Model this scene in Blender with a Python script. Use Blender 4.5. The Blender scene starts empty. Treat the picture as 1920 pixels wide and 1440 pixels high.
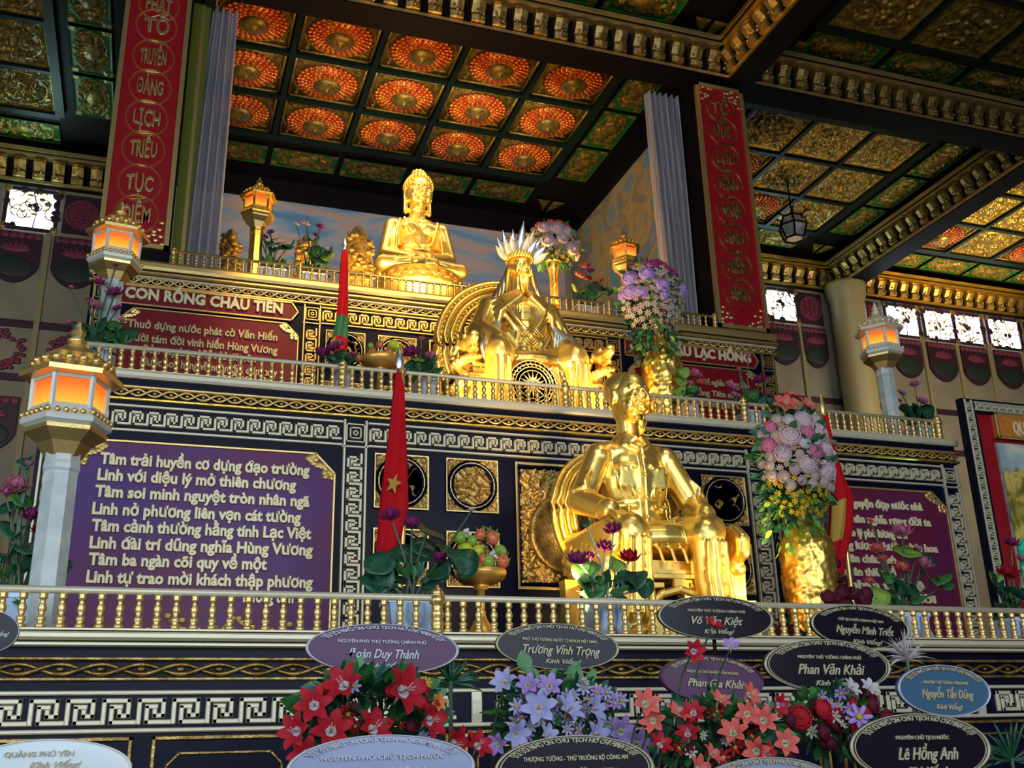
import bpy, math, random
import numpy as np
from mathutils import Vector, Matrix, noise
D = bpy.data
SC = bpy.context.scene
COL = SC.collection
random.seed(7)
PI = math.pi
R = math.radians

# ---------------------------------------------------------------- camera
F, YAW, PIT, ROL, EYE = 1939.03, 0.33932, 0.337668, 0.025296, 1.6
cy, sy, cp, sp = math.cos(YAW), math.sin(YAW), math.cos(PIT), math.sin(PIT)
_r = Vector((cy, -sy, 0)); _f = Vector((sy*cp, cy*cp, sp)); _d = _f.cross(_r)
cr, sr = math.cos(ROL), math.sin(ROL)
RIGHT = cr*_r + sr*_d; DOWN = -sr*_r + cr*_d; FWD = _f
cam = D.cameras.new('camera'); camo = D.objects.new('camera', cam); COL.objects.link(camo)
cam.sensor_width = 36; cam.lens = F/1920*36; cam.clip_end = 200
m = Matrix((RIGHT, -DOWN, -FWD)).transposed().to_4x4(); m.translation = (0, 0, EYE)
camo.matrix_world = m
SC.camera = camo

def at(px, py, Y):
    """point of the plane y = Y seen at that pixel of the photograph"""
    d = RIGHT*((px-960)/F) + DOWN*((py-720)/F) + FWD
    t = Y/d.y
    return Vector((0, 0, EYE)) + d*t
def atz(px, py, Z):
    d = RIGHT*((px-960)/F) + DOWN*((py-720)/F) + FWD
    return Vector((0, 0, EYE)) + d*((Z-EYE)/d.z)
def ppm(Y, px=960, py=720):
    """pixels per metre at that place"""
    p = at(px, py, Y) - Vector((0, 0, EYE))
    return F/p.dot(FWD)

# ---------------------------------------------------------------- world, light, exposure
SC.view_settings.view_transform = 'Standard'; SC.view_settings.look = 'None'
SC.view_settings.exposure = 0.0; SC.view_settings.gamma = 1.0
SC.view_settings.use_curve_mapping = False
w = D.worlds.new('world'); SC.world = w; w.use_nodes = True
w.node_tree.nodes['Background'].inputs[0].default_value = (0.36, 0.45, 0.62, 1)
w.node_tree.nodes['Background'].inputs[1].default_value = 0.10

def light(kind, name, loc, aim, power, color, size=1.0, size_y=None, spot=60, blend=0.6):
    l = D.lights.new(name, kind); l.energy = power; l.color = color
    if kind == 'AREA':
        l.size = size
        if size_y: l.shape = 'RECTANGLE'; l.size_y = size_y
    elif kind == 'SPOT':
        l.spot_size = R(spot); l.spot_blend = blend; l.shadow_soft_size = size
    else:
        l.shadow_soft_size = size
    o = D.objects.new(name, l); COL.objects.link(o)
    o.location = loc
    o.rotation_euler = (Vector(aim)-Vector(loc)).to_track_quat('-Z', 'Y').to_euler()
    return o
WARM = (1.0, 0.66, 0.25); WARM2 = (1.0, 0.56, 0.16); COOL = (0.62, 0.78, 1.0)
light('AREA', 'entrance_daylight', (2, -7.5, 6.0), (4, 12, 6), 2000, (0.70, 0.83, 1.0), 18, 8)
light('AREA', 'side_door_daylight', (-9, 2, 4.5), (2, 9, 3), 420, (0.70, 0.85, 1.0), 4, 4)
light('SPOT', 'statue_spot', (3.3, 8.1, 2.75), (4.8, 9.6, 4.2), 480, WARM, 0.12, spot=80)
light('SPOT', 'statue_spot', (6.1, 8.1, 2.75), (4.9, 9.6, 4.0), 300, WARM, 0.12, spot=80)
light('SPOT', 'added_cool_spot', (1.0, 1.0, 10.5), (4.7, 9.4, 4.2), 1500, (0.62, 0.80, 1.0), .35, spot=15)  # added unseen spot, gives the seated man's gold cool silvery highlights
light('SPOT', 'added_cool_spot', (1.0, 1.5, 11.5), (4.7, 12.8, 7.2), 2400, (0.62, 0.80, 1.0), .35, spot=13)  # same added spot for the king, no fixture known here
light('SPOT', 'king_spot', (3.5, 11.75, 5.75), (4.7, 12.9, 7.0), 640, WARM, 0.12, spot=95)
light('SPOT', 'king_spot', (6.0, 11.75, 5.75), (4.7, 12.9, 7.0), 560, WARM, 0.12, spot=95)
light('SPOT', 'buddha_spot', (3.9, 16.2, 9.4), (4.9, 19.2, 11.6), 950, WARM, 0.15, spot=75)
light('SPOT', 'buddha_spot', (2.4, 16.2, 14.0), (4.8, 19.2, 11.6), 700, WARM, 0.2, spot=50)
light('AREA', 'alcove_uplight', (4.7, 16.4, 9.3), (4.7, 18.6, 15.5), 330, WARM2, 6, 0.5)
light('AREA', 'added_wall_fill', (21, 17.0, 8.5), (21.5, 24, 11.5), 330, (1.0, 0.86, 0.62), 5, 2)  # added fill to brighten the right back wall and column
light('AREA', 'added_wall_fill', (-5, 16.5, 8.0), (-4, 24, 9.5), 130, (1.0, 0.90, 0.72), 3, 2)  # added fill to brighten the left back wall
light('AREA', 'mural_light', (4.7, 17.2, 13.9), (4.7, 24, 11.5), 130, (0.95, 0.92, 0.85), 7, 0.4)
light('SPOT', 'tier_spot', (2.6, 10.2, 12.6), (2.8, 15.4, 8.0), 1400, WARM, 0.3, spot=42)
light('SPOT', 'tier_spot', (5.5, 9.5, 12.6), (5.2, 15.4, 8.0), 1000, WARM, 0.3, spot=42)
light('SPOT', 'side_bay_uplight', (23.0, 20.0, 9.5), (23.2, 21.2, 15.5), 3600, (1.0, 0.70, 0.22), .4, spot=72)
light('AREA', 'window_daylight', (-3.4, 23.75, 13.8), (-3.6, 20.6, 15.4), 26, (0.45, 0.95, 0.9), 1.0, .8)
light('AREA', 'window_daylight', (17.0, 23.75, 13.8), (16.0, 21.0, 15.4), 20, (0.5, 0.95, 0.9), 1.0, .8)
light('SPOT', 'side_bay_uplight', (15.2, 20.0, 9.5), (15.4, 20.2, 15.5), 520, (1.0, 0.72, 0.3), .4, spot=62)
light('AREA', 'hall_lamp', (6, 6, 14.6), (6, 7, 2), 160, (1.0, 0.85, 0.65), 3, 3)

# ---------------------------------------------------------------- materials
M = {}
def mat(name, col, metal=0.0, rough=0.5, col2=None, scale=8.0, bump=0.0, bscale=20.0, emit=None, estr=1.0,
        alpha=1.0, stretch=None, ramp=(0.4, 0.6), detail=3.0, trans=0.0, spec=None, sheen=0.0, coat=0.0):
    mt = D.materials.new(name); mt.use_nodes = True
    nt = mt.node_tree; b = nt.nodes['Principled BSDF']
    b.inputs['Base Color'].default_value = (*col, 1); b.inputs['Metallic'].default_value = metal
    b.inputs['Roughness'].default_value = rough
    if spec is not None: b.inputs['Specular IOR Level'].default_value = spec
    if coat: b.inputs['Coat Weight'].default_value = coat; b.inputs['Coat Roughness'].default_value = 0.08
    if sheen: b.inputs['Sheen Weight'].default_value = sheen
    if trans: b.inputs['Transmission Weight'].default_value = trans
    b.inputs['Alpha'].default_value = alpha
    if emit: b.inputs['Emission Color'].default_value = (*emit, 1); b.inputs['Emission Strength'].default_value = estr
    if col2 or bump:
        tc = nt.nodes.new('ShaderNodeTexCoord'); mp = nt.nodes.new('ShaderNodeMapping')
        nt.links.new(tc.outputs['Object'], mp.inputs[0])
        if stretch: mp.inputs['Scale'].default_value = stretch
    if col2:
        n = nt.nodes.new('ShaderNodeTexNoise'); n.inputs['Scale'].default_value = scale; n.inputs['Detail'].default_value = detail
        nt.links.new(mp.outputs[0], n.inputs['Vector'])
        cr_ = nt.nodes.new('ShaderNodeValToRGB'); cr_.color_ramp.elements[0].position = ramp[0]; cr_.color_ramp.elements[1].position = ramp[1]
        cr_.color_ramp.elements[0].color = (*col, 1); cr_.color_ramp.elements[1].color = (*col2, 1)
        nt.links.new(n.outputs['Fac'], cr_.inputs[0]); nt.links.new(cr_.outputs[0], b.inputs['Base Color'])
    if bump:
        n2 = nt.nodes.new('ShaderNodeTexNoise'); n2.inputs['Scale'].default_value = bscale; n2.inputs['Detail'].default_value = 2
        nt.links.new(mp.outputs[0], n2.inputs['Vector'])
        bp = nt.nodes.new('ShaderNodeBump'); bp.inputs['Strength'].default_value = bump; bp.inputs['Distance'].default_value = 0.02
        nt.links.new(n2.outputs['Fac'], bp.inputs['Height']); nt.links.new(bp.outputs[0], b.inputs['Normal'])
    M[name] = mt
    return mt
mat('gold_statue', (1.0, 0.70, 0.17), 0.92, 0.33, bump=0.10, bscale=12)
mat('gold_bright', (1.0, 0.66, 0.13), 0.92, 0.32, bump=0.25, bscale=14)
mat('gold_trim', (0.80, 0.56, 0.20), 0.85, 0.38, bump=0.1, bscale=40)
mat('gold_dark', (0.50, 0.33, 0.10), 0.85, 0.42, col2=(0.25, 0.15, 0.04), scale=9, bump=0.3, bscale=45)
mat('gold_relief', (0.62, 0.42, 0.12), 0.8, 0.40, col2=(0.38, 0.24, 0.07), scale=14, bump=0.5, bscale=35)
mat('pale_gold', (0.70, 0.62, 0.42), 0.35, 0.42, bump=0.08, bscale=30)  # on the lower tiers, the trim gold paled for cool daylight
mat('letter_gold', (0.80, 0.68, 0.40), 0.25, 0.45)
mat('silver', (0.75, 0.80, 0.84), 0.9, 0.30, bump=0.2, bscale=25)  # spear-tip metal; on the king it paints cool reflections over gold
mat('lacquer', (0.004, 0.004, 0.016), 0.0, 0.35, spec=0.13)
mat('lacquer_blue', (0.004, 0.005, 0.03), 0.0, 0.35, spec=0.13)
mat('black_wood', (0.006, 0.004, 0.005), 0.0, 0.55, spec=0.10)
mat('dark_recess', (0.015, 0.010, 0.018), 0.0, 0.5)
mat('teal_trim', (0.003, 0.011, 0.007), 0.0, 0.45, spec=0.16)
mat('purple', (0.085, 0.024, 0.165), 0.0, 0.40, col2=(0.13, 0.014, 0.070), scale=0.6, spec=0.28)  # violet tone paints in the blue sheen on maroon-purple gloss
mat('maroon', (0.15, 0.012, 0.030), 0.0, 0.4, col2=(0.11, 0.014, 0.07), scale=0.7, spec=0.3)
mat('red_panel', (0.20, 0.005, 0.010), 0.0, 0.4, spec=0.3)
mat('red_sign', (0.33, 0.006, 0.012), 0.0, 0.45, spec=0.3)
mat('green_paint', (0.006, 0.085, 0.012), 0.0, 0.4, spec=0.25)
mat('green_ochre', (0.05, 0.055, 0.012), 0.3, 0.35, col2=(0.16, 0.10, 0.015), scale=6, bump=0.4, bscale=30)
mat('ochre_gold', (0.30, 0.19, 0.035), 0.55, 0.35, col2=(0.13, 0.10, 0.02), scale=7, bump=0.5, bscale=30)
mat('petal_red', (0.60, 0.085, 0.012), 0.55, 0.30, col2=(0.75, 0.26, 0.03), scale=7)
mat('petal_dark', (0.32, 0.04, 0.03), 0.5, 0.34, col2=(0.45, 0.16, 0.03), scale=7)
mat('olive_paint', (0.17, 0.20, 0.025), 0.2, 0.35)
mat('wall_beige', (0.28, 0.24, 0.16), 0.0, 0.7, col2=(0.23, 0.20, 0.14), scale=1.2)
mat('wall_strip', (0.30, 0.25, 0.11), 0.0, 0.6)
mat('banner_dark', (0.035, 0.008, 0.022), 0.0, 0.6)
mat('banner_green', (0.012, 0.028, 0.020), 0.0, 0.6)
mat('banner_pink', (0.24, 0.03, 0.06), 0.0, 0.6, col2=(0.14, 0.03, 0.05), scale=20)
mat('column_cream', (0.40, 0.32, 0.14), 0.0, 0.4)
mat('marble_post', (0.56, 0.58, 0.53), 0.0, 0.3, col2=(0.42, 0.47, 0.43), scale=6)
mat('white_frame', (0.66, 0.66, 0.56), 0.1, 0.4)
mat('curtain', (0.52, 0.47, 0.47), 0.0, 0.8, alpha=0.70, sheen=0.2, col2=(0.28, 0.27, 0.32), scale=3, stretch=(6, 6, 0.2))
mat('window_sky', (0.8, 0.9, 1.0), 0.0, 0.5, emit=(0.66, 0.82, 1.0), estr=6.0)
mat('lamp_glow', (1.0, 0.35, 0.06), 0.0, 0.5, emit=(1.0, 0.20, 0.018), estr=1.7)
mat('lamp_core', (1.0, 0.5, 0.1), 0.0, 0.5, emit=(1.0, 0.42, 0.06), estr=5.0)
mat('planter_white', (0.55, 0.68, 0.85), 0.0, 0.25)
mat('leaf_dark', (0.012, 0.060, 0.030), 0.0, 0.4, col2=(0.02, 0.11, 0.05), scale=9)
mat('leaf_mid', (0.03, 0.13, 0.03), 0.0, 0.45, col2=(0.05, 0.20, 0.04), scale=9)
mat('leaf_lime', (0.22, 0.38, 0.04), 0.0, 0.45, col2=(0.12, 0.26, 0.04), scale=9)
mat('stem_green', (0.05, 0.10, 0.04), 0.0, 0.5)
mat('stem_pale', (0.45, 0.42, 0.32), 0.0, 0.5)
for n_, c_, c2_ in (('pink', (0.62, 0.10, 0.22), (0.75, 0.28, 0.40)), ('magenta', (0.40, 0.02, 0.12), (0.34, 0.05, 0.22)),
                    ('rose_pale', (0.66, 0.42, 0.45), (0.80, 0.60, 0.62)), ('lavender', (0.40, 0.22, 0.62), (0.55, 0.36, 0.75)),
                    ('white', (0.72, 0.66, 0.62), (0.60, 0.50, 0.50)), ('blush', (0.55, 0.38, 0.34), (0.68, 0.50, 0.44)),
                    ('yellow', (0.75, 0.52, 0.03), (0.60, 0.42, 0.02)), ('red', (0.60, 0.015, 0.02), (0.42, 0.01, 0.03)),
                    ('coral', (0.80, 0.10, 0.08), (0.85, 0.20, 0.15)), ('bluewhite', (0.40, 0.48, 0.72), (0.52, 0.42, 0.75)),
                    ('orange', (0.85, 0.30, 0.04), (0.80, 0.20, 0.04)), ('wine', (0.10, 0.008, 0.02), (0.16, 0.01, 0.03)),
                    ('cream', (0.65, 0.70, 0.45), (0.55, 0.60, 0.35))):
    mat('fl_'+n_, tuple(q*.72 for q in c_), 0.0, 0.6, col2=tuple(q*.72 for q in c2_), scale=14, spec=.2)
mat('fruit_yellow', (0.70, 0.62, 0.03), 0.0, 0.35, col2=(0.45, 0.55, 0.03), scale=8)
mat('fruit_red', (0.75, 0.07, 0.06), 0.0, 0.35, col2=(0.80, 0.25, 0.08), scale=8)
mat('fruit_green', (0.30, 0.50, 0.05), 0.0, 0.35, col2=(0.20, 0.36, 0.04), scale=8)
mat('fruit_white', (0.72, 0.66, 0.58), 0.0, 0.45)
mat('flag_red', (0.50, 0.006, 0.012), 0.0, 0.7, spec=0.1)
mat('flag_green', (0.02, 0.16, 0.06), 0.0, 0.6)
mat('flag_yellow', (0.48, 0.27, 0.02), 0.0, 0.6)
mat('flag_blue', (0.03, 0.06, 0.30), 0.0, 0.6)
mat('plaque_black', (0.008, 0.005, 0.010), 0.0, 0.22, spec=0.22)
mat('plaque_purple', (0.085, 0.020, 0.070), 0.0, 0.3, spec=0.3)
mat('plaque_sky_blue', (0.05, 0.12, 0.19), 0.1, 0.25, spec=0.7)  # black gloss coloured blue for the sky reflected in it
mat('plaque_sky_grey', (0.24, 0.28, 0.40), 0.2, 0.22, spec=0.8)  # black gloss greyed for the sky reflected in it
mat('plaque_pearl', (0.50, 0.60, 0.60), 0.3, 0.25, col2=(0.65, 0.62, 0.58), scale=3, spec=0.8)
mat('plaque_text', (0.42, 0.36, 0.22), 0.2, 0.4)
mat('plaque_text_pale', (0.46, 0.44, 0.48), 0.1, 0.4)
mat('floor_stone', (0.16, 0.13, 0.11), 0.0, 0.25, col2=(0.12, 0.10, 0.09), scale=2)
mat('dome_gold', (0.34, 0.22, 0.04), 0.4, 0.5, col2=(0.16, 0.10, 0.02), scale=12, bump=0.8, bscale=22)

def ramp_mat(name, stops, scale, stretch, detail=5, distort=0.6, rough=0.7, extra=None, rot=(0, 0, 0)):
    mt = D.materials.new(name); mt.use_nodes = True; nt = mt.node_tree; b = nt.nodes['Principled BSDF']
    tc = nt.nodes.new('ShaderNodeTexCoord'); mp = nt.nodes.new('ShaderNodeMapping'); mp.inputs['Scale'].default_value = stretch
    mp.inputs['Rotation'].default_value = rot
    n = nt.nodes.new('ShaderNodeTexNoise'); n.inputs['Scale'].default_value = scale; n.inputs['Detail'].default_value = detail
    n.inputs['Distortion'].default_value = distort
    c = nt.nodes.new('ShaderNodeValToRGB'); e = c.color_ramp.elements
    e[0].position, e[0].color = stops[0][0], (*stops[0][1], 1); e[1].position, e[1].color = stops[-1][0], (*stops[-1][1], 1)
    for p_, k_ in stops[1:-1]:
        q = e.new(p_); q.color = (*k_, 1)
    nt.links.new(tc.outputs['Object'], mp.inputs[0]); nt.links.new(mp.outputs[0], n.inputs['Vector'])
    nt.links.new(n.outputs['Fac'], c.inputs[0]); nt.links.new(c.outputs[0], b.inputs['Base Color'])
    b.inputs['Specular IOR Level'].default_value = 0.2
    b.inputs['Roughness'].default_value = rough
    M[name] = mt
ramp_mat('mural_sky', [(0.30, (0.06, 0.22, 0.48)), (0.42, (0.16, 0.34, 0.52)), (0.50, (0.42, 0.42, 0.46)), (0.555, (0.55, 0.36, 0.30)), (0.61, (0.32, 0.38, 0.42)), (0.70, (0.10, 0.28, 0.50))], 0.9, (0.35, 1, 1.5))
ramp_mat('mural_hill', [(0.30, (0.10, 0.22, 0.36)), (0.45, (0.16, 0.22, 0.24)), (0.53, (0.36, 0.24, 0.08)), (0.58, (0.22, 0.18, 0.10)), (0.66, (0.12, 0.20, 0.26)), (0.75, (0.30, 0.24, 0.16))], 0.9, (1, 0.8, 0.9), distort=1.2, rot=(R(40), 0, 0))
ramp_mat('screen_water', [(0.30, (0.0, 0.20, 0.12)), (0.45, (0.01, 0.45, 0.26)), (0.55, (0.05, 0.75, 0.50)), (0.68, (0.50, 0.95, 0.85))], 4.0, (1, 1, 2.2))
ramp_mat('screen_rock', [(0.30, (0.08, 0.10, 0.02)), (0.48, (0.28, 0.20, 0.03)), (0.62, (0.75, 0.50, 0.12)), (0.75, (0.10, 0.20, 0.05))], 5.0, (1, 1, 0.8))
ramp_mat('screen_sky', [(0.30, (0.14, 0.20, 0.28)), (0.48, (0.40, 0.46, 0.44)), (0.62, (0.90, 0.75, 0.40)), (0.75, (0.85, 0.80, 0.62))], 1.6, (0.6, 1, 1.4))

# ---------------------------------------------------------------- mesh building
class B:
    def __init__(s): s.v = []; s.f = []; s.m = []
    def add(s, vs, fs, mi=0):
        k = len(s.v); s.v += [tuple(v) for v in vs]
        for f in fs: s.f.append(tuple(i+k for i in f)); s.m.append(mi)
        return s
    def box(s, a, b, mi=0):
        x0, y0, z0 = a; x1, y1, z1 = b
        return s.add([(x0,y0,z0),(x1,y0,z0),(x1,y1,z0),(x0,y1,z0),(x0,y0,z1),(x1,y0,z1),(x1,y1,z1),(x0,y1,z1)],
                     [(0,3,2,1),(4,5,6,7),(0,1,5,4),(1,2,6,5),(2,3,7,6),(3,0,4,7)], mi)
    def bar(s, p, q, wdt, dep, mi=0, y=0.0):
        """flat bar in the XZ plane from p to q, square ends, standing out to y-dep, rounded top edge"""
        p = Vector(p); q = Vector(q); d = (q-p).normalized(); n = Vector((-d.y, d.x))*wdt/2; e = d*wdt/2
        a = [p-e+n, q+e+n, q+e-n, p-e-n]; c = 0.62
        ctr = [(p-e*c+n*c), (q+e*c+n*c), (q+e*c-n*c), (p-e*c-n*c)]
        vs = [(t.x, y, t.y) for t in a]+[(t.x, y-dep*0.6, t.y) for t in a]+[(t.x, y-dep, t.y) for t in ctr]
        fs = [(8,9,10,11)]
        for i in range(4):
            j = (i+1) % 4; fs += [(i, j, j+4, i+4), (i+4, j+4, j+8, i+8)]
        return s.add(vs, fs, mi)
    def ring(s, pts, closed_ends=True, mi=0):
        """pts: list of rings, each ring a list of n points"""
        n = len(pts[0]); vs = [p for r in pts for p in r]; fs = []
        for i in range(len(pts)-1):
            for j in range(n):
                k = (j+1) % n; fs.append((i*n+j, i*n+k, (i+1)*n+k, (i+1)*n+j))
        if closed_ends: fs.append(tuple(range(n))[::-1]); fs.append(tuple((len(pts)-1)*n+j for j in range(n)))
        return s.add(vs, fs, mi)
    def tube(s, path, r, n=6, mi=0):
        path = [Vector(p) for p in path]; rings = []
        up = Vector((0, 0, 1))
        for i, p in enumerate(path):
            d = (path[min(i+1, len(path)-1)]-path[max(i-1, 0)])
            if d.length < 1e-9: d = Vector((0, 0, 1))
            d.normalize(); a = d.cross(up)
            if a.length < 0.05: a = d.cross(Vector((1, 0, 0)))
            a.normalize(); b = a.cross(d); rr = r[i] if isinstance(r, (list, tuple)) else r
            rings.append([p+a*math.cos(2*PI*k/n)*rr+b*math.sin(2*PI*k/n)*rr for k in range(n)])
        return s.ring(rings, True, mi)
    def lathe(s, prof, n=16, c=(0, 0, 0), mi=0, sx=1, sy_=1, off=0.0):
        c = Vector(c)
        rings = [[c+Vector((math.cos(2*PI*k/n+off)*r*sx, math.sin(2*PI*k/n+off)*r*sy_, z)) for k in range(n)] for r, z in prof]
        return s.ring(rings, True, mi)
    def ball(s, c, r, n=10, mi=0, rot=None):
        c = Vector(c); rx, ry, rz = (r, r, r) if not isinstance(r, (tuple, list)) else r
        m_ = max(4, n//2+1); vs = []; fs = []
        vs.append(Vector((0, 0, -rz)))
        for i in range(1, m_):
            t = -PI/2+PI*i/m_
            for k in range(n): vs.append(Vector((math.cos(2*PI*k/n)*math.cos(t)*rx, math.sin(2*PI*k/n)*math.cos(t)*ry, math.sin(t)*rz)))
        vs.append(Vector((0, 0, rz)))
        for k in range(n): fs.append((0, 1+(k+1) % n, 1+k))
        for i in range(m_-2):
            for k in range(n): a = 1+i*n; fs.append((a+k, a+(k+1) % n, a+n+(k+1) % n, a+n+k))
        a = 1+(m_-2)*n
        for k in range(n): fs.append((a+k, a+(k+1) % n, len(vs)-1))
        if rot is not None: vs = [rot @ v for v in vs]
        return s.add([c+v for v in vs], fs, mi)
    def cap(s, p, q, r0, r1, n=12, mi=0):
        """tapered capsule"""
        p = Vector(p); q = Vector(q); L = (q-p).length
        if L < 1e-6: return s.ball(p, max(r0, r1), n, mi)
        d = (q-p)/L; path = []; rad = []
        for t in (-0.98, -0.8, -0.5, -0.2): path.append(p+d*r0*t); rad.append(r0*math.sqrt(1-t*t))
        path += [p, q]; rad += [r0, r1]
        for t in (0.2, 0.5, 0.8, 0.98): path.append(q+d*r1*t); rad.append(r1*math.sqrt(1-t*t))
        a = d.cross(Vector((0.3, 0.9, 0.25))).normalized(); b = a.cross(d)
        return s.ring([[pp+a*math.cos(2*PI*k/n)*rr+b*math.sin(2*PI*k/n)*rr for k in range(n)] for pp, rr in zip(path, rad)], True, mi)
    def xf(s, mtx, start=0):
        s.v = s.v[:start]+[tuple(mtx @ Vector(v)) for v in s.v[start:]]; return s
    def mesh(s, name, mats, smooth=False):
        me = D.meshes.new(name); me.from_pydata(s.v, [], s.f)
        for x in (mats if isinstance(mats, (list, tuple)) else [mats]): me.materials.append(M[x] if isinstance(x, str) else x)
        me.polygons.foreach_set('material_index', s.m)
        if smooth: me.polygons.foreach_set('use_smooth', [True]*len(s.f))
        me.update(); return me
    def build(s, name, mats, parent=None, smooth=False, loc=(0, 0, 0), rot=(0, 0, 0), scale=(1, 1, 1)):
        return link(name, s.mesh(name, mats, smooth), parent, loc, rot, scale)

def link(name, me, parent=None, loc=(0, 0, 0), rot=(0, 0, 0), scale=(1, 1, 1)):
    o = D.objects.new(name, me); COL.objects.link(o); o.parent = parent
    o.location = loc; o.rotation_euler = rot; o.scale = scale
    return o
def tag(o, label=None, cat=None, group=None, kind=None):
    if label: o['label'] = label
    if cat: o['category'] = cat
    if group: o['group'] = group
    if kind: o['kind'] = kind
    return o
def thing(name, label, cat, loc=(0, 0, 0), rz=0.0, group=None):
    o = D.objects.new(name, None); COL.objects.link(o); o.location = loc; o.rotation_euler = (0, 0, rz)
    o.empty_display_size = 0.1
    return tag(o, label, cat, group)
def copy_tree(o, parent=None):
    c = o.copy(); COL.objects.link(c); c.parent = parent
    for ch in list(o.children): copy_tree(ch, c)
    return c
def struct(name, bm, mats, smooth=False):
    return tag(bm.build(name, mats, None, smooth), kind='structure')

def relief(w_, h_, nx, nz, fn, back=0.02):
    """grid plate in XZ facing -Y; fn(x, z) -> (height, material index) or None"""
    b = B(); idx = {}
    for j in range(nz+1):
        for i in range(nx+1):
            x = -w_/2+w_*i/nx; z = -h_/2+h_*j/nz
            r_ = fn(x, z)
            idx[i, j] = (len(b.v), r_); b.v.append((x, -(r_[0] if r_ else 0), z))
    for j in range(nz):
        for i in range(nx):
            q = [idx[i, j], idx[i+1, j], idx[i+1, j+1], idx[i, j+1]]
            if any(t[1] is None for t in q): continue
            b.f.append(tuple(t[0] for t in q)); b.m.append(max(t[1][1] for t in q))
    return b
def curl(x, z, s=1.0, seed=0.0):
    """scroll-like ornament value, roughly 0..1"""
    v = Vector((x*s+seed, z*s-seed, seed))
    a = noise.noise(v)*3.2
    u = noise.noise(Vector((x*s*1.7+a*0.35, z*s*1.7-a*0.35, seed+5)))
    return max(0.0, 1-abs(u)*4.2)
def text_mesh(body, bold=0.0, extr=0.01, shear=0.0, res=2, spacing=1.0):
    c = D.curves.new('txt', 'FONT'); c.body = body; c.size = 1.0; c.resolution_u = res; c.offset = bold*.35
    c.bevel_depth = bold*.75; c.bevel_resolution = 0; extr = max(.01, extr-bold*.75)
    c.extrude = extr; c.shear = shear; c.align_x = 'LEFT'; c.space_character = spacing
    o = D.objects.new('txt', c); COL.objects.link(o)
    dg = bpy.context.evaluated_depsgraph_get()
    me = D.meshes.new_from_object(o.evaluated_get(dg))
    D.objects.remove(o); D.curves.remove(c)
    n = len(me.vertices); co = np.empty(n*3, dtype=np.float32); me.vertices.foreach_get('co', co)
    return me, co.reshape(-1, 3)
def put_text(body, x0, x1, z0, cap, Y, matname, parent, name='lettering', depth=0.02, bold=0.02, shear=0.0, warp=None, spacing=1.0, slope=0.0):
    """lettering in the XZ plane facing -Y, fitted from x0 to x1, baseline z0, capital height cap"""
    me, co = text_mesh(body, bold, 0.5, shear, 2, spacing)
    a, b_ = co[:, 0].min(), co[:, 0].max()
    t = (co[:, 0]-a)/(b_-a)
    x = x0+t*(x1-x0); z = z0+co[:, 1]*(cap/0.72)+slope*t
    y = Y-depth*(co[:, 2]+0.5)
    if warp: x, z = warp(x, z)
    out = np.stack([x, y, z], 1).astype(np.float32)
    me.vertices.foreach_set('co', out.ravel()); me.materials.clear(); me.materials.append(M[matname]); me.update()
    return link(name, me, parent)
# ================================================================ the room
ZC = 15.5          # ceilings
ZB = 14.4          # underside of the beams
YB = 24.0          # back wall
XL, XR = -1.24, 10.70   # sides of the altar
L1Y, L2Y, L3Y = 7.8, 11.4, 15.5
D1, D2, D3 = 2.43, 5.59, 8.83   # deck heights

struct('floor', B().box((-14, -8, -0.2), (32, 26, 0)), 'floor_stone')
struct('ceiling', B().box((-14, -2, ZC), (32, YB+0.3, ZC+0.3)), 'black_wood')
struct('wall_back', B().box((XR-0.6, YB, 0), (32, YB+0.3, ZC)).box((-14, YB, 0), (-0.7, YB+0.3, ZC)), 'wall_beige')
struct('wall_mural_back', B().box((-0.7, YB+.01, D3+.01), (10.3, YB+0.3, ZC)), 'mural_sky')
struct('wall_mural_right', B().box((10.3, 16.4, D3), (10.5, YB, ZC)), 'mural_hill')
struct('wall_mural_left', B().box((-0.9, 16.4, D3), (-0.7, YB, ZC)), 'mural_sky')
struct('wall_left', B().box((-14.3, -2, 0), (-14, YB+0.3, ZC)), 'wall_beige')
struct('wall_right', B().box((32, -2, 0), (32.3, YB+0.3, ZC)), 'wall_beige')

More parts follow.
